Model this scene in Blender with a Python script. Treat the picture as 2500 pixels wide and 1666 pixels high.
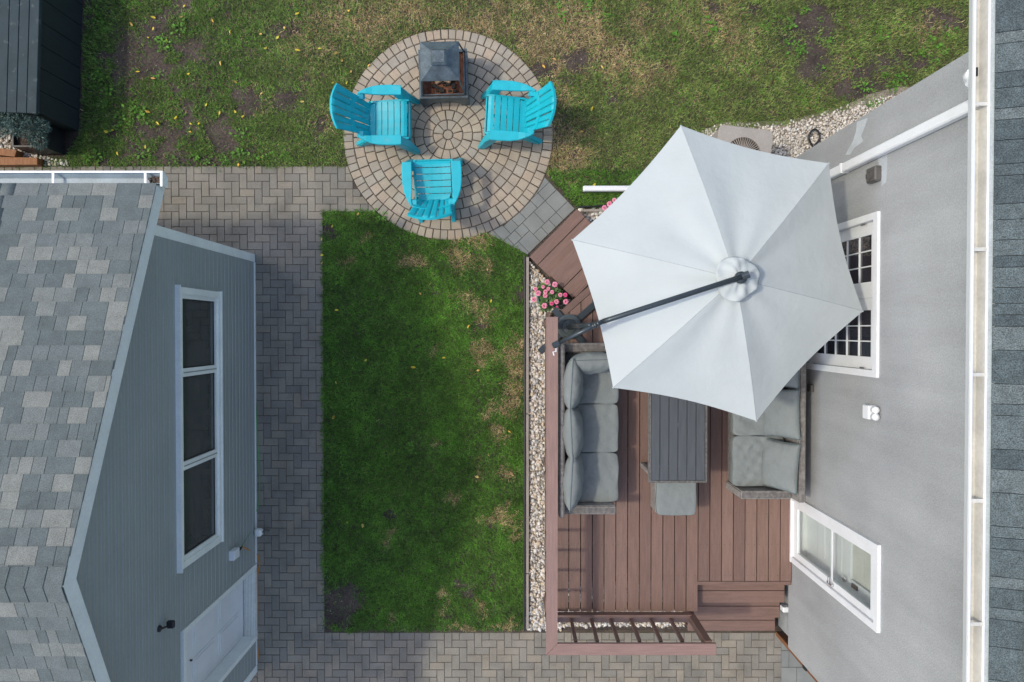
import bpy, bmesh, math, random
import numpy as np
from mathutils import Vector, Matrix
random.seed(7); rng = np.random.default_rng(7)
R = math.radians
sc = bpy.context.scene
for o in list(bpy.data.objects): bpy.data.objects.remove(o)

# ------------------------------------------------------------------ camera, sky, sun, exposure
H = 9.5; FPX = 2500*24/36; TILT = R(-0.86)
cam = bpy.data.cameras.new('camera'); cam.lens = 24; cam.sensor_width = 36; cam.clip_start = .1; cam.clip_end = 500
camo = bpy.data.objects.new('camera', cam); sc.collection.objects.link(camo)
camo.location = (0, 0, H); camo.rotation_euler = (TILT, 0, 0); sc.camera = camo
sc.render.resolution_x = 1024; sc.render.resolution_y = 682
SUN_EL = R(55)
w = bpy.data.worlds.new('World'); sc.world = w; w.use_nodes = True
nt = w.node_tree; bg = nt.nodes['Background']
sky = nt.nodes.new('ShaderNodeTexSky'); sky.sky_type = 'NISHITA'; sky.sun_disc = False
sky.sun_elevation = SUN_EL; sky.sun_rotation = R(270); sky.air_density = 1.0; sky.dust_density = 2.2; sky.ozone_density = 0.0
nt.links.new(sky.outputs[0], bg.inputs[0]); bg.inputs[1].default_value = 0.15
sl = bpy.data.lights.new('sun', 'SUN'); sl.energy = 1.08; sl.angle = R(3.2); sl.color = (1, .955, .80)
so = bpy.data.objects.new('sun', sl); sc.collection.objects.link(so)
so.rotation_euler = Vector((math.cos(SUN_EL), 0, -math.sin(SUN_EL))).to_track_quat('-Z', 'Y').to_euler()
so.location = (-20, 0, 30)
sc.view_settings.view_transform = 'Standard'; sc.view_settings.look = 'None'
sc.view_settings.exposure = 0.66; sc.view_settings.gamma = 1

# ------------------------------------------------------------------ helpers
COL = sc.collection
ct, st = math.cos(TILT), math.sin(TILT)
def P(u, v, z=0.0):
    x = (u-1250)/FPX; y = (833-v)/FPX
    d = (x, y*ct + st, y*st - ct); k = (z-H)/d[2]
    return Vector((d[0]*k, d[1]*k, z))
def PX(u, v, X):
    x = (u-1250)/FPX; y = (833-v)/FPX
    d = (x, y*ct + st, y*st - ct); k = X/d[0]
    return Vector((X, d[1]*k, H + d[2]*k))
OFF = {}
def tag(o, label=None, cat=None, group=None, kind=None):
    if label: o['label'] = label
    if cat: o['category'] = cat
    if group: o['group'] = group
    if kind: o['kind'] = kind
    return o
def thing(name, label, cat, loc, rotz=0, group=None, local=False):
    e = bpy.data.objects.new(name, None); COL.objects.link(e); e.empty_display_size = .1
    e.location = loc; e.rotation_euler = (0, 0, rotz)
    OFF[e.name] = Vector((0, 0, 0)) if local else Vector(loc)
    return tag(e, label, cat, group)
def mesh(name, verts, faces, smooth=False, recalc=True):
    me = bpy.data.meshes.new(name); me.from_pydata([tuple(v) for v in verts], [], faces)
    if recalc:
        bm = bmesh.new(); bm.from_mesh(me); bmesh.ops.recalc_face_normals(bm, faces=bm.faces); bm.to_mesh(me); bm.free()
    if smooth: me.polygons.foreach_set('use_smooth', [True]*len(me.polygons))
    return me
def place(name, me, mat, parent, loc, rot=None):
    if mat and not me.materials: me.materials.append(mat)
    o = bpy.data.objects.new(name, me); COL.objects.link(o)
    loc = Vector(loc)
    if parent is not None:
        o.parent = parent; o.location = loc - OFF[parent.name]
    else: o.location = loc
    if rot: o.rotation_euler = rot
    OFF[o.name] = loc
    return o
class MB:
    def __init__(s): s.v = []; s.f = []
    def add(s, vs, fs):
        n = len(s.v); s.v += [Vector(v) for v in vs]; s.f += [tuple(i+n for i in f) for f in fs]; return s
    def box(s, x0, x1, y0, y1, z0, z1, b=0.0, M=None):
        cx, cy, cz = (x0+x1)/2, (y0+y1)/2, (z0+z1)/2; hx, hy, hz = abs(x1-x0)/2, abs(y1-y0)/2, abs(z1-z0)/2
        b = min(b, hx*.9, hy*.9, hz*.9)
        vs = []; fs = []
        if b <= 0:
            for i in (-1, 1):
                for j in (-1, 1):
                    for k in (-1, 1): vs.append((cx+i*hx, cy+j*hy, cz+k*hz))
            fs = [(0,1,3,2),(4,6,7,5),(0,4,5,1),(2,3,7,6),(0,2,6,4),(1,5,7,3)]
        else:
            idx = {}
            for i in (-1, 1):
                for j in (-1, 1):
                    for k in (-1, 1):
                        for a in range(3):
                            h = [hx-b, hy-b, hz-b]; h[a] += b
                            idx[i, j, k, a] = len(vs); vs.append((cx+i*h[0], cy+j*h[1], cz+k*h[2]))
            for i in (-1, 1):
                fs.append((idx[i,-1,-1,0], idx[i,1,-1,0], idx[i,1,1,0], idx[i,-1,1,0]))
                fs.append((idx[-1,i,-1,1], idx[1,i,-1,1], idx[1,i,1,1], idx[-1,i,1,1]))
                fs.append((idx[-1,-1,i,2], idx[1,-1,i,2], idx[1,1,i,2], idx[-1,1,i,2]))
            for i in (-1, 1):
                for j in (-1, 1):
                    fs.append((idx[i,j,-1,0], idx[i,j,1,0], idx[i,j,1,1], idx[i,j,-1,1]))
                    fs.append((idx[i,-1,j,0], idx[i,1,j,0], idx[i,1,j,2], idx[i,-1,j,2]))
                    fs.append((idx[-1,i,j,1], idx[1,i,j,1], idx[1,i,j,2], idx[-1,i,j,2]))
                    for k in (-1, 1): fs.append((idx[i,j,k,0], idx[i,j,k,1], idx[i,j,k,2]))
        if M is not None: vs = [M @ Vector(v) for v in vs]
        return s.add(vs, fs)
    def prism(s, poly, z0, z1, b=0.0):
        n = len(poly); c = sum((Vector(p[:2]) for p in poly), Vector((0, 0)))/n
        vs = [(p[0], p[1], z0) for p in poly]
        if b > 0:
            vs += [(p[0], p[1], z1-b) for p in poly]
            for p in poly:
                q = Vector(p[:2]); d = c-q; l = d.length; q = q + d*min(.4, 1.3*b/max(l, 1e-6)); vs.append((q.x, q.y, z1))
            m = 2
        else:
            vs += [(p[0], p[1], z1) for p in poly]; m = 1
        fs = [tuple(range(n)), tuple(range(m*n, m*n+n))]
        for r_ in range(m):
            for i in range(n):
                j = (i+1) % n; fs.append((r_*n+i, r_*n+j, (r_+1)*n+j, (r_+1)*n+i))
        return s.add(vs, fs)
    def extr(s, pts, axis, a0, a1):           # polygon given in the two other axes, extruded along axis
        n = len(pts); vs = []
        for a in (a0, a1):
            for p in pts:
                q = list(p); q.insert(axis, a); vs.append(tuple(q))
        fs = [tuple(range(n)), tuple(range(n, 2*n))] + [(i, (i+1) % n, n+(i+1) % n, n+i) for i in range(n)]
        return s.add(vs, fs)
    def tube(s, pts, r, seg=8, caps=True):
        pts = [Vector(p) for p in pts]; n = len(pts); vs = []; fs = []
        rs = r if isinstance(r, (list, tuple)) else [r]*n
        up = Vector((0, 0, 1))
        for i, p in enumerate(pts):
            t = (pts[min(i+1, n-1)] - pts[max(i-1, 0)]).normalized()
            a = t.cross(up if abs(t.z) < .95 else Vector((1, 0, 0))).normalized(); b = t.cross(a).normalized()
            for k in range(seg):
                q = 2*math.pi*k/seg; vs.append(p + (a*math.cos(q) + b*math.sin(q))*rs[i])
        for i in range(n-1):
            for k in range(seg):
                l = (k+1) % seg; fs.append((i*seg+k, i*seg+l, (i+1)*seg+l, (i+1)*seg+k))
        if caps: fs += [tuple(range(seg)), tuple(range((n-1)*seg, n*seg))]
        return s.add(vs, fs)
    def lathe(s, prof, c, seg=24):
        vs = []; fs = []; n = len(prof)
        for r_, z in prof:
            for k in range(seg):
                q = 2*math.pi*k/seg; vs.append((c[0]+r_*math.cos(q), c[1]+r_*math.sin(q), c[2]+z))
        for i in range(n-1):
            for k in range(seg):
                l = (k+1) % seg; fs.append((i*seg+k, i*seg+l, (i+1)*seg+l, (i+1)*seg+k))
        fs += [tuple(range(seg)), tuple(range((n-1)*seg, n*seg))]
        return s.add(vs, fs)
    def xf(s, M): s.v = [M @ v for v in s.v]; return s
    def build(s, name, mat, parent=None, smooth=False, base=False, recalc=True):
        lo = Vector([min(v[i] for v in s.v) for i in range(3)]); hi = Vector([max(v[i] for v in s.v) for i in range(3)])
        c = (lo+hi)/2
        if base or parent is None: c.z = lo.z
        me = mesh(name, [v-c for v in s.v], s.f, smooth, recalc)
        return place(name, me, mat, parent, c)
def bev(o, width, seg=2):
    m = o.modifiers.new('bevel', 'BEVEL'); m.width = width; m.segments = seg; m.limit_method = 'ANGLE'; return o
def sharp_rim(o):
    me = o.data; bm = bmesh.new(); bm.from_mesh(me)
    for e in bm.edges: e.smooth = not e.is_boundary
    bm.to_mesh(me); bm.free()
def copy_tree(o, parent=None):
    c = o.copy(); COL.objects.link(c)
    if parent is not None: c.parent = parent
    for ch in list(o.children): copy_tree(ch, c)
    return c
def clip(poly, hps):                           # hps: (point, normal) keep dot>=0
    for p0, n in hps:
        out = []
        for i in range(len(poly)):
            a = Vector(poly[i][:2]); b = Vector(poly[(i+1) % len(poly)][:2])
            da = (a-p0).dot(n); db = (b-p0).dot(n)
            if da >= 0: out.append(a)
            if da*db < 0: out.append(a + (b-a)*(da/(da-db)))
        poly = out
        if len(poly) < 3: return None
    return poly
def area(p): return abs(sum(p[i][0]*p[(i+1) % len(p)][1]-p[(i+1) % len(p)][0]*p[i][1] for i in range(len(p))))/2

def big_mesh(name, V, F, cols, m, smooth=False):
    me = bpy.data.meshes.new(name); nf, k = F.shape
    me.vertices.add(len(V)); me.vertices.foreach_set('co', V.astype(np.float32).ravel())
    me.loops.add(nf*k); me.loops.foreach_set('vertex_index', F.astype(np.int32).ravel())
    me.polygons.add(nf); me.polygons.foreach_set('loop_start', np.arange(0, nf*k, k, dtype=np.int32)); me.polygons.foreach_set('loop_total', np.full(nf, k, np.int32))
    if smooth: me.polygons.foreach_set('use_smooth', np.ones(nf, bool))
    me.update(calc_edges=True)
    a = me.color_attributes.new('Col', 'FLOAT_COLOR', 'POINT'); c = np.concatenate([cols, np.ones((len(cols), 1))], 1).astype(np.float32); a.data.foreach_set('color', c.ravel())
    me.materials.append(m); o = bpy.data.objects.new(name, me); COL.objects.link(o); return o
# ------------------------------------------------------------------ materials
def mat(name, col=(.5,.5,.5), var=.12, scale=6, fine=80, fvar=.1, rough=.6, bump=0., bscale=120, bdist=.01, ramp=None, const=True,
        attr=None, streak=0, spec=.5, metal=0., stretch=(1,1,1), obj=False, stain=None, coat=0.):
    m = bpy.data.materials.new(name); m.use_nodes = True; N = m.node_tree.nodes; L = m.node_tree.links
    bs = N['Principled BSDF']; bs.inputs['Roughness'].default_value = rough; bs.inputs['Metallic'].default_value = metal
    bs.inputs['Specular IOR Level'].default_value = spec; bs.inputs['Coat Weight'].default_value = coat
    oi = N.new('ShaderNodeObjectInfo')
    if obj:
        tc = N.new('ShaderNodeTexCoord'); mul = N.new('ShaderNodeMath'); mul.operation = 'MULTIPLY'; mul.inputs[1].default_value = 91.7
        L.new(oi.outputs['Random'], mul.inputs[0])
        ad = N.new('ShaderNodeVectorMath'); ad.operation = 'ADD'; L.new(tc.outputs['Object'], ad.inputs[0]); L.new(mul.outputs[0], ad.inputs[1])
        src = ad.outputs[0]
    else:
        g = N.new('ShaderNodeNewGeometry'); src = g.outputs['Position']
    mp = N.new('ShaderNodeMapping'); mp.inputs['Scale'].default_value = stretch; L.new(src, mp.inputs[0]); vec = mp.outputs[0]
    def noise(s, d=4):
        n = N.new('ShaderNodeTexNoise'); n.inputs['Scale'].default_value = s; n.inputs['Detail'].default_value = d; L.new(vec, n.inputs['Vector']); return n.outputs['Fac']
    def mr(src, a, b, lo=.3, hi=.7):
        n = N.new('ShaderNodeMapRange'); n.inputs[1].default_value = lo; n.inputs[2].default_value = hi; n.inputs[3].default_value = a; n.inputs[4].default_value = b; L.new(src, n.inputs[0]); return n.outputs[0]
    def mix(t, f, a, b):
        n = N.new('ShaderNodeMix'); n.data_type = 'RGBA'; n.blend_type = t
        for s_, k in ((f, 0), (a, 6), (b, 7)):
            if hasattr(s_, 'links'): L.new(s_, n.inputs[k])
            elif k == 0: n.inputs[0].default_value = s_
            else: n.inputs[k].default_value = (*s_[:3], 1)
        return n.outputs[2]
    if attr:
        a = N.new('ShaderNodeAttribute'); a.attribute_name = attr; base = a.outputs['Color']
    elif ramp:
        cr = N.new('ShaderNodeValToRGB'); L.new(oi.outputs['Random'], cr.inputs[0]); e = cr.color_ramp
        e.interpolation = 'CONSTANT' if const else 'LINEAR'
        while len(e.elements) < len(ramp): e.elements.new(.5)
        for i, c in enumerate(ramp):
            e.elements[i].position = i/len(ramp) if const else i/(len(ramp)-1); e.elements[i].color = (*c, 1)
        base = cr.outputs[0]
    else: base = col
    f1 = mr(noise(scale), 1-var, 1+var); f2 = mr(noise(fine, 2), 1-fvar, 1+fvar)
    mm = N.new('ShaderNodeMath'); mm.operation = 'MULTIPLY'; L.new(f1, mm.inputs[0]); L.new(f2, mm.inputs[1])
    cc = N.new('ShaderNodeCombineColor')
    for i in range(3): L.new(mm.outputs[0], cc.inputs[i])
    out = mix('MULTIPLY', 1.0, base, cc.outputs[0])
    if stain:                                  # (colour, scale, threshold lo, hi, amount)
        f = mr(noise(stain[1], 5), 0, stain[4], stain[2], stain[3]); out = mix('MIX', f, out, stain[0])
    if streak:
        m2 = N.new('ShaderNodeMapping'); m2.inputs['Scale'].default_value = (3, 3, .3); L.new(src, m2.inputs[0])
        n_ = N.new('ShaderNodeTexNoise'); n_.inputs['Scale'].default_value = 1.6; n_.inputs['Detail'].default_value = 6; L.new(m2.outputs[0], n_.inputs['Vector'])
        v_ = mr(n_.outputs['Fac'], 1-streak, 1+streak, .32, .68); c3 = N.new('ShaderNodeCombineColor')
        for i in range(3): L.new(v_, c3.inputs[i])
        out = mix('MULTIPLY', 1.0, out, c3.outputs[0])
    L.new(out, bs.inputs['Base Color'])
    if bump:
        b = N.new('ShaderNodeBump'); b.inputs['Strength'].default_value = bump; b.inputs['Distance'].default_value = bdist
        L.new(noise(bscale, 3), b.inputs['Height']); L.new(b.outputs[0], bs.inputs['Normal'])
    return m
def wicker(name, c1, c2):
    m = bpy.data.materials.new(name); m.use_nodes = True; N = m.node_tree.nodes; L = m.node_tree.links; bs = N['Principled BSDF']
    bs.inputs['Roughness'].default_value = .55
    g = N.new('ShaderNodeNewGeometry')
    ws = []
    for rot in ((0, 0, 0), (0, 0, R(90)), (0, R(90), 0)):
        mp = N.new('ShaderNodeMapping'); mp.inputs['Rotation'].default_value = rot; L.new(g.outputs['Position'], mp.inputs[0])
        wv = N.new('ShaderNodeTexWave'); wv.wave_profile = 'SIN'; wv.bands_direction = 'X'; wv.inputs['Scale'].default_value = 21; wv.inputs['Distortion'].default_value = .6
        L.new(mp.outputs[0], wv.inputs['Vector']); ws.append(wv.outputs['Fac'])
    a = N.new('ShaderNodeMath'); a.operation = 'ADD'; L.new(ws[0], a.inputs[0]); L.new(ws[1], a.inputs[1])
    b = N.new('ShaderNodeMath'); b.operation = 'ADD'; L.new(a.outputs[0], b.inputs[0]); L.new(ws[2], b.inputs[1])
    mr = N.new('ShaderNodeMapRange'); mr.inputs[1].default_value = .5; mr.inputs[2].default_value = 2.4; L.new(b.outputs[0], mr.inputs[0])
    n = N.new('ShaderNodeTexNoise'); n.inputs['Scale'].default_value = 28; L.new(g.outputs['Position'], n.inputs['Vector'])
    q = N.new('ShaderNodeMath'); q.operation = 'MULTIPLY'; L.new(mr.outputs[0], q.inputs[0]); L.new(n.outputs[0], q.inputs[1])
    cr = N.new('ShaderNodeValToRGB'); e = cr.color_ramp
    e.elements[0].position = .02; e.elements[0].color = (*[x*.25 for x in c1], 1); e.elements[1].position = .55; e.elements[1].color = (*c2, 1)
    k = e.elements.new(.2); k.color = (*c1, 1); L.new(q.outputs[0], cr.inputs[0]); L.new(cr.outputs[0], bs.inputs['Base Color'])
    bp = N.new('ShaderNodeBump'); bp.inputs['Strength'].default_value = .8; bp.inputs['Distance'].default_value = .01
    L.new(b.outputs[0], bp.inputs['Height']); L.new(bp.outputs[0], bs.inputs['Normal'])
    return m
def glassy(name, col, mixf=.75):               # pane: real transmission with a clear coat of reflection
    m = bpy.data.materials.new(name); m.use_nodes = True; N = m.node_tree.nodes; L = m.node_tree.links; N.remove(N['Principled BSDF'])
    t = N.new('ShaderNodeBsdfTransparent'); t.inputs[0].default_value = (*col, 1); g = N.new('ShaderNodeBsdfGlossy'); g.inputs['Roughness'].default_value = .02
    lw = N.new('ShaderNodeLayerWeight'); lw.inputs[0].default_value = .5; pw = N.new('ShaderNodeMath'); pw.operation = 'POWER'; pw.inputs[1].default_value = 4
    fr = N.new('ShaderNodeMath'); fr.operation = 'MULTIPLY_ADD'; fr.inputs[1].default_value = .6; fr.inputs[2].default_value = .04
    L.new(lw.outputs['Facing'], pw.inputs[0]); L.new(pw.outputs[0], fr.inputs[0]); mx = N.new('ShaderNodeMixShader')
    L.new(fr.outputs[0], mx.inputs[0]); L.new(t.outputs[0], mx.inputs[1]); L.new(g.outputs[0], mx.inputs[2]); L.new(mx.outputs[0], N['Material Output'].inputs[0])
    return m
K = {}
K['soil'] = mat('soil', (.072,.054,.044), var=.35, scale=3, fine=45, fvar=.45, rough=.95, bump=.8, bscale=60, bdist=.02)
K['far_grass'] = mat('far_grass', (.085,.125,.035), var=.4, scale=2, fine=60, fvar=.5, rough=.9, bump=1., bscale=90, bdist=.03, stain=((.12,.10,.06), 1.2, .55, .75, .5))
K['sand'] = mat('joint_sand', (.075,.058,.043), var=.3, fvar=.3, rough=.95)
K['brick'] = mat('path_brick', ramp=[(.216,.198,.163),(.255,.228,.184),(.194,.179,.152),(.237,.215,.177),(.267,.231,.178),(.213,.197,.166)], const=False, var=.16, scale=3, fine=120, fvar=.22, rough=.85, bump=.4, bscale=220, bdist=.004, stain=((.085,.078,.066), 2.6, .58, .78, .55))
K['fines'] = mat('gravel_fines', (.26,.22,.175), var=.3, fine=70, fvar=.4, rough=.95)
K['cobble'] = mat('circle_paver', ramp=[(.37,.31,.236),(.41,.338,.257),(.338,.295,.236),(.388,.328,.248),(.41,.324,.242),(.32,.285,.236),(.38,.333,.266)], const=False, var=.12, scale=3.5, fine=140, fvar=.2, rough=.85, bump=.4, bscale=240, bdist=.004, stain=((.16,.13,.11), 2.0, .62, .8, .4))
K['grey_paver'] = mat('grey_paver', ramp=[(.195,.205,.195),(.225,.232,.218),(.205,.214,.20),(.24,.244,.228)], const=False, var=.12, scale=4, fine=150, fvar=.15, rough=.85, bump=.3, bscale=240, bdist=.004)
K['deck'] = mat('deck_stain', ramp=[(.18,.107,.084),(.218,.135,.107),(.16,.096,.077),(.20,.121,.094),(.19,.114,.09)], const=False, var=.14, scale=5, fine=60, fvar=.14, stretch=(9,.7,9), obj=True, rough=.62, bump=.25, bscale=40, bdist=.006, stain=((.10,.058,.048), 7, .66, .78, .55))
K['rail'] = mat('rail_stain', (.27,.168,.142), var=.12, scale=5, fine=60, fvar=.1, stretch=(9,.7,9), obj=True, rough=.55, bump=.2, bscale=40, bdist=.005, stain=((.15,.085,.072), 8, .68, .78, .5))
PALG = [(.108,.130,.130),(.126,.150,.150),(.188,.203,.192),(.114,.137,.138),(.145,.166,.163),(.22,.228,.21),(.12,.143,.144),(.134,.156,.155),(.168,.186,.18)]
PALH = [(.078,.100,.104),(.090,.114,.117),(.118,.142,.143),(.068,.088,.093),(.102,.127,.129)]
K['shingle'] = mat('garage_shingle', ramp=PALG, var=.12, scale=9, fine=190, fvar=.42, rough=.95, bump=.6, bscale=330, bdist=.004)
K['shingle_b'] = mat('house_shingle', ramp=PALH, var=.2, scale=14, fine=125, fvar=.6, rough=.95, bump=.6, bscale=300, bdist=.004)
K['shingle_rest'] = mat('shingle_rest', attr='Col', var=.12, scale=9, fine=190, fvar=.42, rough=.95, bump=.6, bscale=330, bdist=.004)
K['drip'] = mat('drip_edge', (.50,.55,.55), var=.1, rough=.5)
K['felt'] = mat('roof_felt', (.03,.033,.036), rough=.95)
K['siding'] = mat('grey_siding', (.315,.337,.322), var=.05, scale=1.5, fine=30, fvar=.03, rough=.5, bump=.05, bscale=30)
K['trim'] = mat('white_trim', (.84,.86,.82), var=.06, scale=4, fine=40, fvar=.04, rough=.45)
K['white'] = mat('white_paint', (.80,.81,.82), var=.04, scale=5, fine=50, fvar=.03, rough=.4)
K['stucco'] = mat('grey_stucco', streak=.07, col= (.362,.368,.37), var=.14, scale=.8, fine=62, fvar=.1, rough=.92, bump=.5, bscale=80, bdist=.009, stain=((.5,.52,.53), 5.5, .72, .8, .5))
K['patch'] = mat('stucco_patch', (.50,.53,.55), var=.08, fine=110, fvar=.1, rough=.9, bump=.7, bscale=85, bdist=.01)
K['concrete'] = mat('foundation', (.30,.31,.31), var=.25, scale=5, fine=60, fvar=.15, rough=.9, bump=.4, bscale=90)
K['gutter_shaded'] = mat('gutter_shaded', (.33,.40,.44), var=.15, scale=5, rough=.5, stain=((.2,.22,.22), 8, .6, .8, .5))  # blue-grey shading inside the gutter, put into its base colour
K['beige'] = mat('gutter_inside', (.62,.60,.54), var=.12, scale=5, fine=40, fvar=.05, rough=.5, stain=((.3,.28,.25), 6, .66, .8, .5))
K['dark_void'] = mat('dark_interior', (.035,.032,.03), rough=.9)
K['glass_dark'] = mat('dark_window_glass', (.058,.062,.058), var=.2, scale=1.2, rough=.03, spec=.8, fvar=0)
K['glass'] = glassy('clear_glass', (.94,.965,.955))
K['glass_blue'] = mat('patio_glass', (.022,.025,.034), var=.4, scale=3, rough=.03, spec=.9, fvar=0)
K['reflection_strip'] = mat('frame_reflection', (.16,.175,.165), rough=.2)  # grey of the frame's reflection in the glazing, put into the colour
K['blind'] = mat('blind', (.62,.63,.60), var=.08, rough=.6)
K['curtain'] = mat('curtain', (.22,.19,.16), var=.3, scale=4, stretch=(1,8,.6), rough=.8)
K['canopy'] = mat('umbrella_cloth', (.485,.522,.518), var=.035, scale=2.2, fine=200, fvar=.03, rough=.85, bump=.3, bscale=9, bdist=.02)
K['seam'] = mat('umbrella_seam', (.36,.39,.40), rough=.9)
K['umb_metal'] = mat('umbrella_metal', (.055,.068,.078), var=.12, rough=.32, metal=.35)
K['teal'] = mat('teal_plastic', (.008,.43,.52), var=.08, scale=6, fine=60, fvar=.05, rough=.42, bump=.05, bscale=200, bdist=.002, stain=((.25,.44,.45), 5, .6, .8, .45))
K['fire_black'] = mat('fire_pit_steel', (.10,.128,.142), var=.3, scale=9, fine=60, fvar=.2, rough=.42, metal=.4, stain=((.2,.28,.33), 7, .66, .8, .5))
K['rust'] = mat('rust', (.16,.065,.035), var=.45, scale=14, fine=90, fvar=.4, rough=.95, bump=.6, bscale=90)
K['soot'] = mat('soot', (.02,.019,.018), rough=.9)
K['log'] = mat('split_wood', (.30,.215,.14), var=.3, scale=20, fine=90, fvar=.3, rough=.9, bump=.4)
K['wicker'] = wicker('wicker', (.30,.27,.25), (.54,.51,.48))
K['wicker_pale'] = wicker('table_edge_wicker', (.26,.24,.22), (.48,.46,.44))
K['cushion'] = mat('cushion_cloth', (.205,.226,.222), var=.06, scale=3, fine=260, fvar=.16, rough=.95, bump=.5, bscale=12, bdist=.03)
K['piping'] = mat('cushion_piping', (.12,.15,.155), rough=.95)
K['slat'] = mat('table_slat', (.078,.085,.094), var=.12, scale=5, stretch=(6,.6,6), fine=80, fvar=.08, rough=.45, bump=.1, bscale=60)
K['ac'] = mat('beige_metal', (.36,.325,.29), var=.06, rough=.5)
K['ac_dark'] = mat('grille_dark', (.02,.018,.016), rough=.7)
K['ac_rib'] = mat('grille_rib', (.36,.31,.26), rough=.5)
K['black'] = mat('black_rubber', (.018,.018,.02), rough=.5)
K['shed'] = mat('shed_board', (.018,.026,.031), var=.2, scale=6, stretch=(8,8,.7), fine=60, fvar=.15, rough=.6)
K['lid'] = mat('shed_lid', (.036,.053,.060), var=.12, scale=6, fine=40, fvar=.06, rough=.75, spec=.25, stain=((.17,.2,.2), 9, .62, .72, .5))
K['planter'] = mat('planter_black', (.022,.024,.027), var=.2, rough=.45)
K['cedar'] = mat('cedar', (.30,.13,.05), var=.25, scale=5, fine=60, fvar=.2, stretch=(1.2,9,9), obj=True, rough=.7, bump=.3, bscale=30)
K['fence'] = mat('fence_stain', (.22,.095,.04), var=.25, scale=5, fine=60, fvar=.2, stretch=(9,9,.7), rough=.7)
K['old_wood'] = mat('weathered_wood', (.32,.28,.24), var=.25, scale=5, fine=60, fvar=.2, stretch=(9,.5,9), rough=.85)
K['box_grey'] = mat('box_taupe', (.10,.092,.085), var=.15, rough=.4)
K['chrome'] = mat('chrome', (.6,.6,.6), rough=.2, metal=1.)
K['orange'] = mat('orange_cord', (.55,.22,.02), rough=.5)
K['green_cord'] = mat('green_cord', (.10,.35,.10), rough=.5)
K['pot'] = mat('pot_green', (.10,.20,.17), rough=.5)
K['leafgreen'] = mat('rose_leaf', ramp=None, attr='Col', rough=.55, var=.15, scale=20)
K['petal'] = mat('petal', attr='Col', rough=.6, var=.1, scale=30, fvar=.05)
K['stone'] = mat('gravel_stone', attr='Col', rough=.8, var=.1, scale=30, fine=150, fvar=.12, bump=.2, bscale=120)
K['blade'] = mat('grass_blade', attr='Col', rough=.65, var=.12, scale=2, fvar=.05, spec=.25)
K['leaf'] = mat('yellow_leaf', ramp=[(.70,.54,.04),(.70,.42,.06),(.62,.55,.06),(.72,.54,.15),(.62,.36,.10)], var=.2, scale=40, rough=.6)
K['bark'] = mat('bark', (.09,.065,.05), var=.3, rough=.9, bump=.6)
K['canvas_dark'] = mat('weight_plastic', (.055,.07,.075), var=.15, rough=.45)

# ------------------------------------------------------------------ ground
g = MB(); g.add([(-150,-150,-.03),(150,-150,-.03),(150,150,-.03),(-150,150,-.03)], [(0,1,2,3)])
tag(g.build('ground', K['far_grass']), kind='structure')
tag(MB().add([(-7.9,-6.2,-.0118),(7.6,-6.2,-.0118),(7.6,6.75,-.0118),(-7.9,6.75,-.0118)], [(0,1,2,3)]).build('yard_soil', K['soil']), kind='structure')

# ------------------------------------------------------------------ circle paving
CC = P(1094, 329.3); CR = 1.455
circ = MB(); circ.lathe([(CR-.01,-.012),(CR-.01,-.004)], (CC.x, CC.y, 0), 64)
circ = tag(circ.build('fire_circle_paving', K['sand']), kind='structure')
rings = [(0,.07,1),(.07,.207,9),(.207,.342,16),(.342,.474,22)]
r0 = .474
for k, n in enumerate((27,33,39,45,50,56)):
    r1 = r0 + .1402; rings.append((r0, r1, n)); r0 = r1
rings.append((r0, CR, 84))
cand = []
for ri, (a, b, n) in enumerate(rings):
    gp = .005; ph = random.random()*6.28
    if ri == 0: poly = [(b*.93*math.cos(q*math.pi/4+.39), b*.93*math.sin(q*math.pi/4+.39)) for q in range(8)]; rc = 0
    else:
        rc = (a+b)/2; da = math.pi/n - gp/rc; poly = []
        for q in (-1, -.33, .33, 1): poly.append(((a+gp)*math.cos(da*q)-rc, (a+gp)*math.sin(da*q)))
        for q in (1, .33, -.33, -1): poly.append(((b-gp)*math.cos(da*q)-rc, (b-gp)*math.sin(da*q)))
    me = None
    mb = MB(); mb.prism(poly, -.05, 0, .007); me = mesh('cobble_stone', mb.v, mb.f)
    for i in range(n):
        q = ph + 2*math.pi*i/n + random.uniform(-.012, .012)/max(1, rc*4)
        cand.append((ri, q, rc, me, mb))
def hidden(x, y):                              # stones the furniture covers
    for cu, cv in ((950,290),(1235,285),(1060,440)):
        c = P(cu, cv)
        if abs(x-c.x) < .22 and abs(y-c.y) < .2: return True
    c = P(1082, 185); return abs(x-c.x) < .27 and abs(y-c.y) < .3
rest = MB(); cnt = 0
cand.sort(key=lambda t: -t[0])
for ri, q, rc, me, mb in cand:
    x, y = CC.x+rc*math.cos(q), CC.y+rc*math.sin(q)
    z = .004 + random.uniform(-.003, .003)
    if hidden(x, y) or cnt >= 299 and ri > 2:
        Mx = Matrix.Translation((x, y, z)) @ Matrix.Rotation(q, 4, 'Z'); rest.add([Mx @ v for v in mb.v], mb.f)
    else:
        place('cobble_stone', me, K['cobble'], circ, (x, y, z), (random.uniform(-.02,.02), random.uniform(-.02,.02), q)); cnt += 1
o = rest.build('cobble_stones', K['cobble'], circ); o['kind'] = 'stuff'

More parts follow.
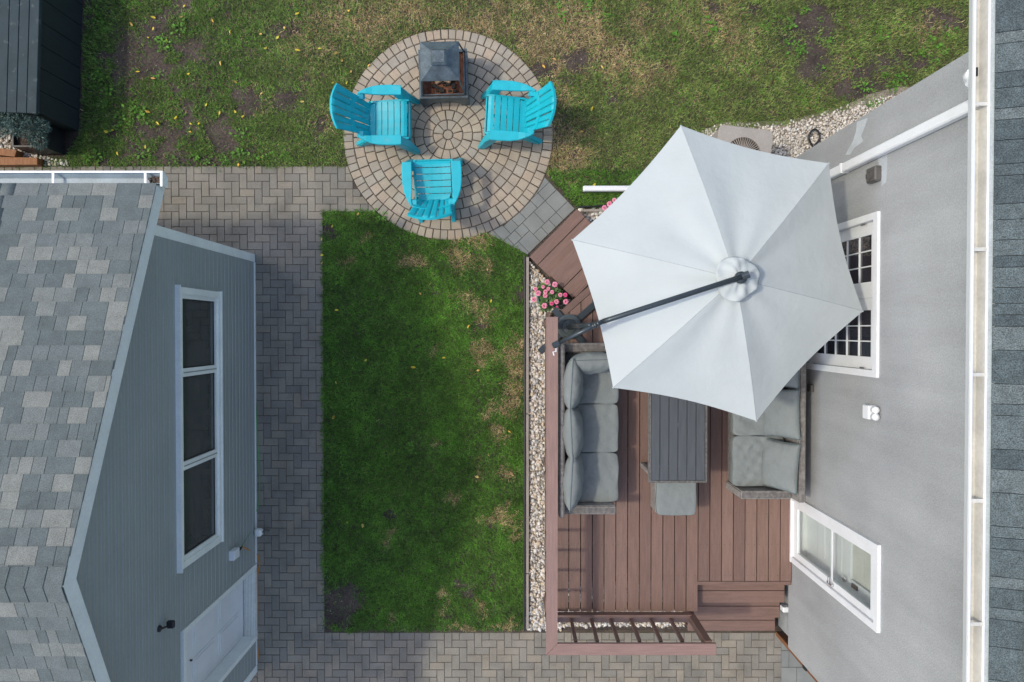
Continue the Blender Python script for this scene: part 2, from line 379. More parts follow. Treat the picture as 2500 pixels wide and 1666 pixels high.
# ------------------------------------------------------------------ herringbone paths
pt = .1050; X0 = P(788, 520).x; YT = P(500, 406).y
NX0, NX1, NY = -50, 62, 78
YLAWN = P(0, 518).y; YB = P(0, 1538).y; XGAR = P(618, 900).x
def cell_region(i, j):                         # i to the right, j downwards
    x = X0 + (i+.5)*pt; y = YT - (j+.5)*pt
    if (Vector((x, y)) - CC.xy).length < CR + .0: return None
    if x < XGAR - .02 and y < 1.02: return None
    if j < 0: return None
    if j < 6 and x < CC.x and x > -7.7: return 0
    if i < 0 and y > YB and j >= 6: return 1
    if y <= YB and x < 3.735 and y > -5.9:
        if x > .52 and y > -3.78 : return None
        return 2
    return None
roots = []
for nm in ('path_to_fire_circle', 'path_beside_garage', 'path_past_deck_steps'):
    x0, x1, y0, y1 = {'path_to_fire_circle': (-7.7, CC.x-.9, YT-6*pt, YT), 'path_beside_garage': (XGAR, X0, YB, YT-6*pt), 'path_past_deck_steps': (XGAR, 3.775, -5.9, YB)}[nm]
    b = MB(); b.box(x0, x1, y0+.002, y1-.002, -.02, -.0085)
    roots.append(tag(b.build(nm, K['sand']), kind='structure'))
pm = {}
for key, (a, b) in {'H': (2*pt, pt), 'V': (pt, 2*pt), 'S': (pt, pt)}.items():
    mb = MB(); hx, hy = a/2-.0028, b/2-.0028; mb.prism([(-hx,-hy),(hx,-hy),(hx,hy),(-hx,hy)], -.05, 0, .0045); pm[key] = mesh('brick', mb.v, mb.f)
far = {2: MB()}
def lay(cells, region):
    if not cells: return
    xs = [X0+(i+.5)*pt for i, j in cells]; ys = [YT-(j+.5)*pt for i, j in cells]
    c = Vector((sum(xs)/len(xs), sum(ys)/len(ys), random.uniform(-.0025, .0025)))
    key = 'S' if len(cells) == 1 else ('H' if cells[0][1] == cells[1][1] else 'V')
    rot = (random.uniform(-.012,.012), random.uniform(-.012,.012), random.uniform(-.008,.008))
    a, b = {'H': (pt, pt/2), 'V': (pt/2, pt), 'S': (pt/2, pt/2)}[key]
    d = (c.xy - CC.xy)
    if d.length < CR + .12:
        n = d.normalized(); pl = clip([Vector((c.x+s*(a-.003), c.y+t*(b-.003))) for s, t in ((-1,-1),(1,-1),(1,1),(-1,1))], [(CC.xy + n*(CR+.004), n)])
        if not pl or area(pl) < .0008: return
        mb = MB(); mb.prism(pl, -.05, c.z, .004); mb.build('brick', K['brick'], roots[region]); return
    if region == 2 and c.y < -4.97:
        far[2].add([Vector(v.co)+c for v in pm[key].vertices], [tuple(p.vertices) for p in pm[key].polygons]); return
    place('brick', pm[key], K['brick'], roots[region], c, rot)
for j in range(-1, NY):
    for i in range(NX0, NX1):
        m4 = (i + j) % 4
        if m4 == 0: cl = [(i, j), (i+1, j)]
        elif m4 == 2: cl = [(i, j), (i, j+1)]
        else: continue
        rg = [(c, cell_region(*c)) for c in cl]; ok = [c for c, r_ in rg if r_ is not None]
        if ok: lay(ok, [r_ for c, r_ in rg if r_ is not None][0])
o = far[2].build('bricks', K['brick'], roots[2], recalc=False); o['kind'] = 'stuff'
# grey stones beyond the path, at the house corner
gp = tag(MB().box(3.78, 6.0, -5.9, -4.22, -.02, -.009).build('corner_paving', K['sand']), kind='structure')
for a in range(7):
    yy = -4.25 - a*.235; xx = 3.778 - (a % 2)*.11
    while xx < 5.0:
        w_ = random.choice((.22, .3)); x0 = max(xx, 3.778)
        MB().prism([(x0, yy-.23), (xx+w_-.006, yy-.23), (xx+w_-.006, yy), (x0, yy)], -.04, random.uniform(-.002,.003), .004).build('paving_stone', K['grey_paver'], gp); xx += w_

# ------------------------------------------------------------------ grey ashlar pavers between circle and steps
quad = [P(*q).xy for q in ((1336,424),(1404,510),(1288,622),(1190,570))]
A = P(1404, 510).xy; B = P(1288, 622).xy; e1 = (B-A).normalized(); e2 = Vector((e1.y, -e1.x))
if e2.dot(quad[0]-A) < 0: e2 = -e2
pav = MB(); pav.prism([quad[0]-(quad[0]-quad[1])*0, quad[1], quad[2], quad[3], CC.xy+ (quad[3]-CC.xy)*.97], -.02, -.008)
pav = tag(pav.build('grey_paving', K['sand']), kind='structure')
cq = (quad[0]+quad[1]+quad[2]+quad[3])/4; hp = []
for a, b in ((quad[0], quad[1]), (quad[1], quad[2]), (quad[2], quad[3])):
    n = Vector((b-a).yx); n.x = -n.x; n.normalize()
    if n.dot(cq-a) < 0: n = -n
    hp.append((a, n))
us = .0735; GW, GH = 22, 14; used = [[False]*GH for _ in range(GW)]
rp = random.Random(3)
for i in range(GW):
    for j in range(GH):
        if used[i][j]: continue
        for a, b in rp.sample([(3,3),(3,2),(2,3),(2,2),(3,3)], 5) + [(2,2),(1,2),(2,1),(1,1)]:
            if i+a <= GW and j+b <= GH and not any(used[i+x][j+y] for x in range(a) for y in range(b)): break
        for x in range(a):
            for y in range(b): used[i+x][j+y] = True
        pg = [A + e1*((i+p)*us) + e2*((j+q)*us) for p, q in ((.035,.035),(a-.035,.035),(a-.035,b-.035),(.035,b-.035))]
        c = sum(pg, Vector((0,0)))/4; n = (c-CC.xy).normalized()
        pl = clip(pg, hp + [(CC.xy+n*(CR+.006), n)])
        if pl and area(pl) > .0006: MB().prism(pl, -.04, random.uniform(-.002,.004), .0035).build('paving_stone', K['grey_paver'], pav)

# ------------------------------------------------------------------ garage
GX = -3.59; GF = -3.45; GB = -9.0
EY, EZ = 1.41, 2.87; AY, AZ = -1.96, 4.30; SL = (AZ-EZ)/(EY-AY)
Y0, Y1 = -4.76, 1.04
roofz = lambda y: AZ - SL*abs(y-AY)
gar = thing('garage', 'grey siding garage with shingled gable roof at the left edge of the yard', 'building', (GX-1, -1.9, 0))
soff = lambda y: roofz(y) - .17
dy0, dy1, dz = -4.26, -3.31, 2.08              # door opening
wl = MB()
W0, W1, WZ = dy0-.03, dy1+.03, dz+.03
wl.extr([(W1,-.05),(Y1,-.05),(Y1,soff(Y1)),(AY,soff(AY)),(W1,soff(W1))], 0, GX-.14, GX-.016)
wl.extr([(Y0,-.05),(W0,-.05),(W0,soff(W0)),(Y0,soff(Y0))], 0, GX-.14, GX-.016)
wl.extr([(W0,WZ),(W1,WZ),(W1,soff(W1)),(W0,soff(W0))], 0, GX-.14, GX-.016)
wl.box(GB, GX-.14, Y1-.14, Y1, -.05, soff(Y1)); wl.box(GB, GX-.14, Y0, Y0+.14, -.05, soff(Y0))
wl.extr([(Y0+.14,-.05),(Y1-.14,-.05),(Y1-.14,soff(Y1)),(AY,soff(AY)),(Y0+.14,soff(Y0))], 0, GB, GB+.14)
wl.build('wall', K['siding'], gar)
# siding courses
wy0, wy1, wz0, wz1 = -2.50, .40, 1.25, 2.17    # window opening
ex = .108; z = .03
while z < 4.05:
    zt = min(z+ex, 4.1); zm = (z+zt)/2
    top = roofz(AY)-.17
    ya, yb = Y0+.02, Y1-.02
    if soff(Y0) < zt: ya = max(ya, AY-(AZ-.17-zt)/SL)
    if soff(Y1) < zt: yb = min(yb, AY+(AZ-.17-zt)/SL)
    segs = [(ya, yb)]
    for oy0, oy1, oz0, oz1 in ((dy0-.06, dy1+.06, -1, dz+.06), (wy0-.05, wy1+.05, wz0-.05, wz1+.05)):
        if oz0 < zm < oz1:
            ns = []
            for a, b in segs:
                if b <= oy0 or a >= oy1: ns.append((a, b)); continue
                if a < oy0: ns.append((a, oy0))
                if b > oy1: ns.append((oy1, b))
            segs = ns
    for a, b in segs:
        if b-a > .03:
            p = MB(); p.extr([(GX-.015, z), (GX+.014, z), (GX+.0145, z+.046), (GX+.0165, z+.050), (GX+.0145, z+.054), (GX+.015, zt-.020), (GX+.001, zt-.006), (GX-.015, zt-.0015)], 1, a, b)
            p.build('siding_plank', K['siding'], gar)
    z = zt
# corner boards, base flashing
for yy in (Y1, Y0):
    s = 1 if yy > 0 else -1
    c = MB(); c.box(GX-.012, GX+.02, yy-s*.085, yy+s*.022, 0, soff(yy)-.002); c.box(GX-.10, GX-.012, yy+s*.001, yy+s*.022, 0, soff(yy)-.002)
    c.build('corner_board', K['trim'], gar)
MB().box(GX+.014, GX+.026, dy1+.07, Y1-.09, .0, .03).build('base_flashing', K['trim'], gar)
MB().box(GX+.014, GX+.026, Y0+.09, dy0-.07, .0, .03).build('base_flashing', K['trim'], gar)
# roof deck, fascia, shingles
YO = 2*AY-EY
rf = MB(); rf.extr([(EY, EZ-.16), (EY, EZ-.015), (AY, AZ-.015), (YO, EZ-.015), (YO, EZ-.16), (AY, AZ-.16)], 0, GB-.2, GF-.02)
rf = rf.build('roof', K['felt'], gar)
for sgn, ye in ((1, EY), (-1, YO)):
    f = MB(); f.extr([(ye, EZ-.17), (ye, EZ-.002), (AY, AZ-.002), (AY, AZ-.17)], 0, GF-.019, GF+.004); f.build('rake_board', K['trim'], rf)
MB().box(GB-.2, GF-.02, EY+.001, EY+.02, EZ-.17, EZ-.01).build('fascia', K['trim'], rf)
sm = {}
def shingle_mesh(wd, ln=.215, t=.014, mk=''):
    k = (wd, ln, mk)
    if k not in sm:
        h = wd/2-.0022
        sm[k] = mesh('shingle', [(-h,0,0),(h,0,0),(h,-ln,-.004),(-h,-ln,-.004),(-h,0,t),(h,0,t),(h,-ln,.003),(-h,-ln,.003)], [(0,1,2,3),(4,5,6,7),(0,1,5,4),(1,2,6,5),(2,3,7,6),(3,0,4,7)])
    return sm[k]
def shingles(parent, origin, along, up, n_rows, length, exposure, cut, m, pal, name='shingle', limit=None, first=0):
    along = Vector(along).normalized(); up = Vector(up).normalized(); nrm = along.cross(-up).normalized()
    if nrm.z < 0: along_l = -along; nrm = -nrm
    else: along_l = along
    rot = Matrix((along_l, -up, nrm)).transposed().to_4x4()
    rr = random.Random(11+n_rows+first); rv = []; rfc = []; rc_ = []; n = 0
    ws = (.08, .11, .14, .165, .195, .235)
    for r_ in range(n_rows):
        x = -rr.random()*.2
        while x < length:
            wd = rr.choice(ws); xc = x+wd/2; x += wd
            if xc-wd/2 < 0 or xc+wd/2 > length: 
                lo = max(0, xc-wd/2); hi = min(length, xc+wd/2)
                if hi-lo < .012: continue
                wd = round(hi-lo, 3); xc = (lo+hi)/2
            pos = Vector(origin) + along*xc + up*(r_*exposure) + nrm*.002
            ln = min(.215, (n_rows-r_)*exposure+.005)
            me = shingle_mesh(wd, round(ln, 3), mk=m.name)
            if xc < cut and r_ >= first and (limit is None or r_ < limit):
                place(name, me, m, parent, pos, rot.to_euler()); n += 1
            else:
                Mx = Matrix.Translation(pos) @ rot; i0 = len(rv)
                rv += [Mx @ v.co for v in me.vertices]; rfc += [[i0+q for q in p.vertices] for p in me.polygons]; rc_ += [rr.choice(pal)]*8
    if rv:
        o = big_mesh(name+'s', np.array([tuple(v) for v in rv])-np.array(OFF[parent.name]), np.array(rfc), np.array(rc_), K['shingle_rest']); o.parent = parent; o['kind'] = 'stuff'
upv = Vector((0, AY-EY, AZ-EZ)); LR = upv.length
shingles(rf, (GF+.012, EY+.012, EZ-.008), (-1, 0, 0), upv, 26, 5.5, LR/26*1.0, 1.42, K['shingle'], PALG)
upb = Vector((0, AY-YO, AZ-EZ))
shingles(rf, (GF+.012, YO-.012, EZ-.008), (-1, 0, 0), upb, 26, 5.5, LR/26, 1.25, K['shingle'], PALG, first=18)
# near part of far slope, laid singly
for r_ in range(12, 26):
    pass
# ridge caps
x = GF+.012; k = 0
while x > GB:
    wd = .145; c = MB()
    for s in (1, -1):
        d = Vector((0, s*math.cos(math.atan(SL)), -math.sin(math.atan(SL))))
        a = Vector((x, AY, AZ+.014)); b = Vector((x-wd-.05, AY, AZ+.006))
        c.add([a, a+d*.15, b+d*.15, b, a+Vector((0,0,.008)), a+d*.15+Vector((0,0,.008)), b+d*.15+Vector((0,0,.008)), b+Vector((0,0,.008))], [(0,1,2,3),(4,5,6,7),(0,1,5,4),(1,2,6,5),(2,3,7,6)])
    c.build('ridge_cap', K['shingle'], rf); x -= wd; k += 1
# gutter along the eave
gz = EZ-.03; gy0, gy1 = EY+.021, EY+.14
gt = MB()
prof = [(gy0, gz), (gy0, gz-.09), (gy0+.07, gz-.09), (gy1, gz-.03), (gy1, gz), (gy1-.012, gz), (gy1-.012, gz-.006), (gy1-.004, gz-.006), (gy1-.006, gz-.028), (gy0+.068, gz-.085), (gy0+.004, gz-.085), (gy0+.004, gz)]
gt.extr(prof, 0, GB-.2, GF+.03)
gt = gt.build('gutter', K['gutter_shaded'], gar)
MB().extr([(gy0-.03, gz+.01), (gy0-.02, gz-.1), (gy0+.07, gz-.1), (gy1+.004, gz-.03), (gy1+.004, gz+.004)], 0, GF+.03, GF+.055).build('gutter_end_cap', K['trim'], gt)
MB().box(GB-.2, GF+.03, gy1-.016, gy1+.004, gz+.0005, gz+.006).build('gutter_lip', K['white'], gt)
for u in (130, 355):
    xx = P(u, 440, gz).x; MB().box(xx-.012, xx+.012, gy0-.012, gy1-.017, gz-.004, gz+.004).build('gutter_strap', K['white'], gt)
deb = MB(); rr = random.Random(5)
for i in range(60):
    xx, yy = GF-.1+rr.random()*.12, gy0+.01+rr.random()*.06
    d = Vector((rr.uniform(-1,1), rr.uniform(-1,1), .2)).normalized()*.03; e = Vector((-d.y, d.x, 0))*.3; c = Vector((xx, yy, gz-.07+rr.random()*.03))
    deb.add([c-d, c+e, c+d, c-e], [(0,1,2,3)])
tag(deb.build('gutter_debris', K['bark']), 'brown leaf litter in the end of the garage gutter', 'leaf litter', kind='stuff')
# window: frame, mullions, panes
wn = MB(); fx = GX+.05
for a, b, c, d in ((wy0-.07, wy1+.07, wz1, wz1+.06), (wy0-.07, wy1+.07, wz0-.055, wz0), (wy0-.07, wy0, wz0, wz1), (wy1, wy1+.07, wz0, wz1)): wn.box(GX-.01, fx, a, b, c, d)
for a, b, c, d in ((wy0, wy1, wz1-.05, wz1), (wy0, wy1, wz0, wz0+.05), (wy0, wy0+.05, wz0+.05, wz1-.05), (wy1-.05, wy1, wz0+.05, wz1-.05)): wn.box(GX-.012, GX+.03, a, b, c, d)
wn = wn.build('window', K['trim'], gar)
MB().box(GX-.01, fx+.02, wy0-.09, wy1+.09, wz1+.061, wz1+.085).build('window_hood', K['trim'], wn)
MB().box(GX-.01, fx+.012, wy0-.08, wy1+.08, wz0-.078, wz0-.056).build('window_sill', K['trim'], wn)
m1, m2 = -.455, -1.47
for yy in (m1, m2):
    MB().box(GX-.012, GX+.036, yy-.045, yy+.045, wz0+.05, wz1-.05).build('mullion', K['trim'], wn)
    MB().box(GX+.036, GX+.040, yy-.006, yy+.006, wz0+.05, wz1-.05).build('mullion_seam', K['siding'], wn)
for a, b in ((wy0+.05, m2-.045), (m2+.045, m1-.045), (m1+.045, wy1-.05)):
    pn = MB(); pn.box(GX-.010, GX+.004, a, b, wz0+.05, wz1-.05); pn.build('pane', K['glass_dark'], wn)
    q = MB()
    q.box(GX+.0045, GX+.012, a, b, wz0+.051, wz0+.066); q.box(GX+.0045, GX+.012, a, b, wz1-.062, wz1-.051); q.box(GX+.0045, GX+.012, a, a+.012, wz0+.067, wz1-.063); q.box(GX+.0045, GX+.012, b-.012, b, wz0+.067, wz1-.063)
    q.build('gasket', K['black'], wn)
    for k, zz in enumerate((.075, .098, .125)):  # thin strips imitating reflections of the frame in the pane
        MB().box(GX+.0045, GX+.0065, a+.014, b-.014, wz0+zz, wz0+zz+(.012, .016, .008)[k]).build('frame_reflection', K['reflection_strip'], wn)
# door in its recess
dr = MB()
for a, b, c, d in ((dy0-.06, dy0, 0, dz+.06), (dy1, dy1+.06, 0, dz+.06), (dy0, dy1, dz, dz+.06)): dr.box(GX-.16, GX+.026, a, b, c, d)
dr = dr.build('door', K['trim'], gar)
leaf = MB(); leaf.box(GX-.20, GX-.155, dy0+.002, dy1-.002, .055, dz-.002)
leaf = leaf.build('door_leaf', K['white'], dr)
pw = (dy1-dy0-.36)/2
for cy in (dy0+.12+pw/2, dy1-.12-pw/2):
    for z0, z1 in ((.22,.86),(.98,1.56),(1.68,1.93)):
        p = MB(); p.box(GX-.156, GX-.148, cy-pw/2, cy+pw/2, z0, z1, .006); p.box(GX-.149, GX-.139, cy-pw/2+.035, cy+pw/2-.035, z0+.035, z1-.035, .009); p.build('door_panel', K['white'], dr)
MB().tube([(GX-.15, -3.83, 1.62), (GX-.128, -3.83, 1.62)], .012).build('peephole', K['black'], dr)
th = MB(); th.box(GX-.2, GX+.03, dy0+.001, dy1-.001, .0, .04); th = th.build('threshold', K['beige'], dr)
for k in range(7): MB().box(GX-.135+k*.021, GX-.126+k*.021, dy0+.004, dy1-.004, .0402, .047).build('threshold_rib', K['trim'], dr)

# ------------------------------------------------------------------ house
HX = 3.665; HY0, HY1 = -4.2, 2.24; HZ = 4.62
hs = thing('house', 'grey stucco house with white doors and dark shingled roof at the right edge', 'building', (HX+2, -1, 0))
pd = (-.40, 1.12, .66, 2.61)                   # patio door opening y0 y1 z0 z1
ed = (-2.94, -2.20, .66, 2.68)                 # entry door opening
wl = MB(); zb = .5; T = .25
def hwall(y0, y1, z0, z1): wl.box(HX, HX+T, y0, y1, z0, z1)
gq = .03
hwall(pd[1]+gq, HY1, zb, HZ); hwall(ed[1]+gq, pd[0]-gq, zb, HZ); hwall(HY0, ed[0]-gq, zb, HZ)
for q in (pd, ed): hwall(q[0]-gq, q[1]+gq, zb, q[2]-.05); hwall(q[0]-gq, q[1]+gq, q[3]+gq, HZ)
wl.box(HX+T, 9.5, HY1-T, HY1, zb, HZ); wl.box(HX+T, 9.5, HY0, HY0+T, zb, HZ); wl.box(9.25, 9.5, HY0+T, HY1-T, zb, HZ)
wl.build('wall', K['stucco'], hs)
fd = MB(); fd.box(HX+.07, 9.4, HY0+.07, HY1-.07, -.05, zb-.001); fd.build('foundation', K['concrete'], hs)
MB().box(HX+T+.5, 9.2, HY0+T, HY1-T, zb, HZ-.2).build('interior', K['dark_void'], hs)
MB().box(HX+T, HX+T+.49, -.6, 1.3, zb+.02, zb+.1).build('interior_floor', K['cedar'], hs)
for y0, pts in ((0, [(4.12,-.11),(4.02,-.06),(3.9,-.1),(3.7,-.04),(3.5,-.09),(3.3,-.02),(3.05,-.06),(3.02,.06),(3.3,.1),(3.45,.05),(3.6,.09),(3.85,.02),(4.1,.05)]),):
    pass
# light repair patches near the downspout
for pxs in ([(2092,298),(2118,288),(2108,318),(2102,332),(2108,345),(2085,362),(2075,378),(2064,378),(2082,345),(2090,320)], [(2142,370),(2165,366),(2166,400),(2163,445),(2152,455),(2150,410),(2143,395)]):
    pts = [PX(u, v, HX-.0015) for u, v in pxs]; n = len(pts)
    MB().add([p for p in pts] + [p+Vector((.01,0,0)) for p in pts], [tuple(range(n))] + [(i, (i+1) % n, n+(i+1) % n, n+i) for i in range(n)]).build('stucco_patch', K['patch'], hs)
# roof + shingles
RX0, RZ0 = 3.36, 4.72; hsl = 5/12; RXE = 8.0
ROY0, ROY1 = HY0-.4, HY1+.4
rz = lambda x: RZ0 + (x-RX0)*hsl
hr = MB(); hr.extr([(RX0, RZ0-.15), (RX0, RZ0-.012), (RXE, rz(RXE)-.012), (12.2, RZ0-.012), (12.2, RZ0-.15)], 1, ROY0, ROY1) if False else hr.add(
    [(x, y, z) for y in (ROY0, ROY1) for x, z in ((RX0, RZ0-.15), (RX0, RZ0-.012), (RXE, rz(RXE)-.012), (12.6, RZ0-.012), (12.6, RZ0-.15))],
    [(0,1,2,3,4), (5,6,7,8,9)] + [(i, (i+1) % 5, 5+(i+1) % 5, 5+i) for i in range(5)])
hr = hr.build('roof', K['felt'], hs)
MB().box(RX0-.02, RX0-.001, ROY0, ROY1, RZ0-.17, RZ0-.012).build('fascia', K['white'], hr)
MB().box(RX0-.021, RX0+.03, ROY0, ROY1, RZ0-.0105, RZ0-.003).build('drip_edge', K['drip'], hr)
upv = Vector((1, 0, hsl)); nrow = 24
shingles(hr, (RX0-.0, ROY0, RZ0), (0, 1, 0), upv, nrow, ROY1-ROY0, .20, 99, K['shingle_b'], PALH, limit=3)
# gutter
gz = RZ0-.03; gx1 = RX0-.021; gx0 = gx1-.107
gt = MB(); prof = [(gx1, gz), (gx1, gz-.1), (gx1-.075, gz-.1), (gx0, gz-.014), (gx0, gz), (gx0+.012, gz), (gx0+.012, gz-.006), (gx0+.004, gz-.006), (gx0+.006, gz-.012), (gx1-.073, gz-.095), (gx1-.004, gz-.095), (gx1-.004, gz)]
n = len(prof); gt.add([(x, y, z) for y in (ROY0, ROY1) for x, z in prof], [tuple(range(n)), tuple(range(n, 2*n))] + [(i, (i+1) % n, n+(i+1) % n, n+i) for i in range(n)])
gt = gt.build('gutter', K['white'], hs)
lp = [(gx1-.0045, gz-.002), (gx1-.0045, gz-.0942), (gx1-.0725, gz-.0942), (gx0+.0085, gz-.0115), (gx0+.0075, gz-.0068)]
MB().add([(x, y, z) for y in (ROY0+.01, ROY1-.01) for x, z in lp], [(i, i+1, 6+i, 5+i) for i in range(4)]).build('gutter_bed', K['beige'], gt)
MB().box(gx0-.002, gx0+.013, ROY0, ROY1, gz+.0005, gz+.006).build('gutter_lip', K['white'], gt)
for v in (254, 609, 915, 1223, 1524):
    yy = P(2395, v, gz).y; MB().box(gx0+.017, gx1+.0, yy-.013, yy+.013, gz-.003, gz+.003).build('gutter_strap', K['beige'], gt)
oy = P(2395, 176, gz-.088).y
MB().box(gx1-.07, gx1-.02, oy-.03, oy+.03, gz-.0935, gz-.080).build('gutter_outlet', K['black'], gt)
# downspout: elbow, drop, ground extension
dpy = 1.77
ds = thing('downspout', 'white metal downspout running down the stucco wall beside the umbrella', 'downspout', (HX-.06, dpy, 0))
el = MB(); el.tube([(gx1-.045, oy, gz-.1), (gx1-.035, oy, gz-.16), (gx1+.03, oy-.03, gz-.24), (HX-.06, oy-.09, gz-.36), (HX-.05, dpy, gz-.45)], .036, 10); el.build('elbow', K['white'], ds, smooth=True)
for k in range(7):
    c = Vector((gx1-.040+k*.009, oy-k*.004, gz-.115-k*.017)); MB().lathe([(.034,-.004),(.041,0),(.034,.004)], c, 10).build('elbow_ring', K['white'], ds)
pp = MB(); pp.box(HX-.085, HX-.006, dpy-.05, dpy+.05, .26, gz-.36, .012); pp.build('pipe', K['white'], ds)
for zz in (2.02,): MB().box(HX-.092, HX-.003, dpy-.053, dpy+.053, zz, zz+.03).build('pipe_strap', K['white'], ds)
eY = P(1480, 462, .1).y; xe = P(1423, 462, .1).x
ex_ = MB(); ex_.box(xe, HX-.06, eY-.037, eY+.037, .07, .155, .012); ex_.build('ground_extension', K['white'], ds)
MB().tube([(HX-.046, dpy, .26), (HX-.06, (dpy+eY)/2, .17), (HX-.12, eY, .12)], .05, 8).build('shoe', K['white'], ds)
# patio doors
pd_ = MB(); y0, y1, z0, z1 = pd
for a, b, c, d in ((y0-.07, y0, z0, z1+.08), (y1, y1+.07, z0, z1+.08), (y0, y1, z1, z1+.08)): pd_.box(HX-.03, HX+.12, a, b, c, d)
pd_ = pd_.build('patio_door', K['white'], hs)
MB().box(HX-.05, HX+.12, y0-.07, y1+.07, z0-.04, z0-.001).build('door_sill', K['white'], pd_)
ym = (y0+y1)/2
MB().box(HX+.02, HX+.06, ym-.02, ym+.02, z0, z1-.001).build('astragal', K['white'], pd_)
for a, b in ((y0+.004, ym-.021), (ym+.021, y1-.004)):
    lf = MB(); st_ = .125; t0, t1 = HX+.03, HX+.075
    lf.box(t0, t1, a, a+st_, z0, z1-.004); lf.box(t0, t1, b-st_, b, z0, z1-.004); lf.box(t0, t1, a+st_, b-st_, z1-.14, z1-.004); lf.box(t0, t1, a+st_, b-st_, z0, z0+.24)
    lf.build('door_leaf', K['white'], pd_)
    ga, gb, gz0, gz1 = a+st_, b-st_, z0+.24, z1-.14
    MB().box(t0+.02, t0+.026, ga, gb, gz0, gz1).build('pane', K['glass_blue'], pd_)
    for k in (1, 2): yy = ga+(gb-ga)*k/3; MB().box(t0+.006, t0+.0195, yy-.0065, yy+.0065, gz0, gz1).build('muntin', K['white'], pd_)
    for k in range(1, 6): zz = gz0+(gz1-gz0)*k/6; MB().box(t0+.004, t0+.0185, ga, gb, zz-.0075, zz+.0075).build('muntin', K['white'], pd_)
for yy, zz in ((y0+.01, 1.0), (y0+.01, 2.35), (y1-.01, 2.35)): MB().tube([(HX+.012, yy, zz-.05), (HX+.012, yy, zz+.05)], .011, 8).build('hinge', K['chrome'], pd_)
# entry: storm door over an inner door with a blind
y0, y1, z0, z1 = ed
en = MB()
for a, b, c, d in ((y0-.07, y0, z0, z1+.07), (y1, y1+.07, z0, z1+.07), (y0, y1, z1, z1+.07)): en.box(HX-.035, HX+.22, a, b, c, d)
en = en.build('entry_door', K['white'], hs)
MB().box(HX-.04, HX+.2, y0-.07, y1+.07, z0-.035, z0-.001).build('door_sill', K['white'], en)
t0, t1 = HX-.005, HX+.03; s_ = .085
lf = MB(); lf.box(t0, t1, y0+.004, y0+s_, z0, z1-.004); lf.box(t0, t1, y1-s_, y1-.004, z0, z1-.004); lf.box(t0, t1, y0+s_, y1-s_, z1-.11, z1-.004); lf.box(t0, t1, y0+s_, y1-s_, z0, z0+.12)
lf.build('storm_door_frame', K['white'], en)
MB().box(t0+.012, t0+.016, y0+s_, y1-s_, z0+.12, z1-.11).build('storm_door_glass', K['glass'], en)
zm_ = z0+1.05; MB().box(t0+.005, t0+.0115, y0+s_, y1-s_, zm_-.018, zm_+.018).build('cross_bar', K['white'], en)
inn = MB(); i0, i1 = HX+.17, HX+.215
hy0, hy1, hz0, hz1 = y0+.13, y1-.13, z0+1.15, z1-.16
inn.box(i0, i1, y0+.001, hy0, z0, z1); inn.box(i0, i1, hy1, y1-.001, z0, z1); inn.box(i0, i1, hy0, hy1, z0, hz0); inn.box(i0, i1, hy0, hy1, hz1, z1)
inn.build('inner_door', K['white'], en)
MB().box(i1-.006, i1-.002, hy0, hy1, hz0, hz1).build('inner_glass', K['glass_dark'], en)
zz = hz0+.02
while zz < hz1-.02:
    MB().box(i0+.014, i0+.034, hy0+.01, hy1-.01, zz, zz+.004).build('blind_slat', K['blind'], en); zz += .028
for q in ((.25,.62),(.72,1.05)):
    MB().box(i0-.006, i0-.0005, y0+.14, y1-.14, z0+q[0]-.1, z0+q[1]-.1, .004).build('inner_panel', K['white'], en)
MB().tube([(t0-.035, y0+.05, 1.72), (t0-.035, y0+.12, 1.72)], .01, 8).build('lever_handle', K['chrome'], en)
MB().box(t0-.03, t0-.0005, y0+.03, y0+.06, 1.66, 1.79, .005).build('handle_plate', K['chrome'], en)
MB().lathe([(.002,0),(.03,.004),(.03,.012),(.002,.016)], (i0-.04, y0+.1, 1.74), 12).build('door_knob', K['chrome'], en)
MB().box(i0-.02, i0-.0005, y0+.055, y0+.105, 1.86, 1.98, .004).build('door_lock', K['box_grey'], en)
# things on the house wall
def wallpos(u, v): return PX(u, v, HX-.02)
p = wallpos(2137, 427)
t = thing('vent_box', 'small taupe vent box on the stucco wall beside the downspout', 'vent', (HX, p.y, p.z))
MB().box(HX-.07, HX-.001, p.y-.075, p.y+.075, p.z-.09, p.z+.09, .012).build('cover', K['box_grey'], t)
MB().lathe([(.045,0),(.045,.012),(.03,.012),(.03,.004)], (0,0,0), 16).xf(Matrix.Translation((HX-.071, p.y, p.z)) @ Matrix.Rotation(R(-90), 4, 'Y')).build('dial', K['box_grey'], t)
MB().box(HX-.055, HX-.01, p.y-.02, p.y+.03, p.z-.125, p.z-.09, .004).build('conduit_nipple', K['black'], t)
p = wallpos(2128, 1006)
t = thing('motion_light', 'white twin head security light on the stucco wall above the loveseat', 'light', (HX, p.y, p.z))
MB().box(HX-.09, HX-.001, p.y-.07, p.y+.07, p.z-.05, p.z+.07, .008).build('housing', K['white'], t)
for s in (-.035, .035):
    MB().tube([(HX-.05, p.y+s, p.z+.07), (HX-.05, p.y+s, p.z+.11)], .012, 8).build('neck', K['white'], t)
    MB().lathe([(.005,-.04),(.034,-.03),(.036,.02),(.02,.035),(.003,.038)], (HX-.055, p.y+s, p.z+.135), 14).build('lamp_head', K['white'], t, smooth=True)
p = PX(1979, 948, HX-.02)
t = thing('wall_outlet', 'small grey outlet cover low on the wall behind the loveseat', 'outlet', (HX, p.y, p.z))
MB().box(HX-.04, HX-.001, p.y-.045, p.y+.045, p.z-.06, p.z+.06, .006).build('cover', K['box_grey'], t)
p = PX(1918, 1487, HX+.02)
t = thing('tap_box', 'small white box on the foundation beside the deck steps', 'box', (HX+.05, p.y, .3))
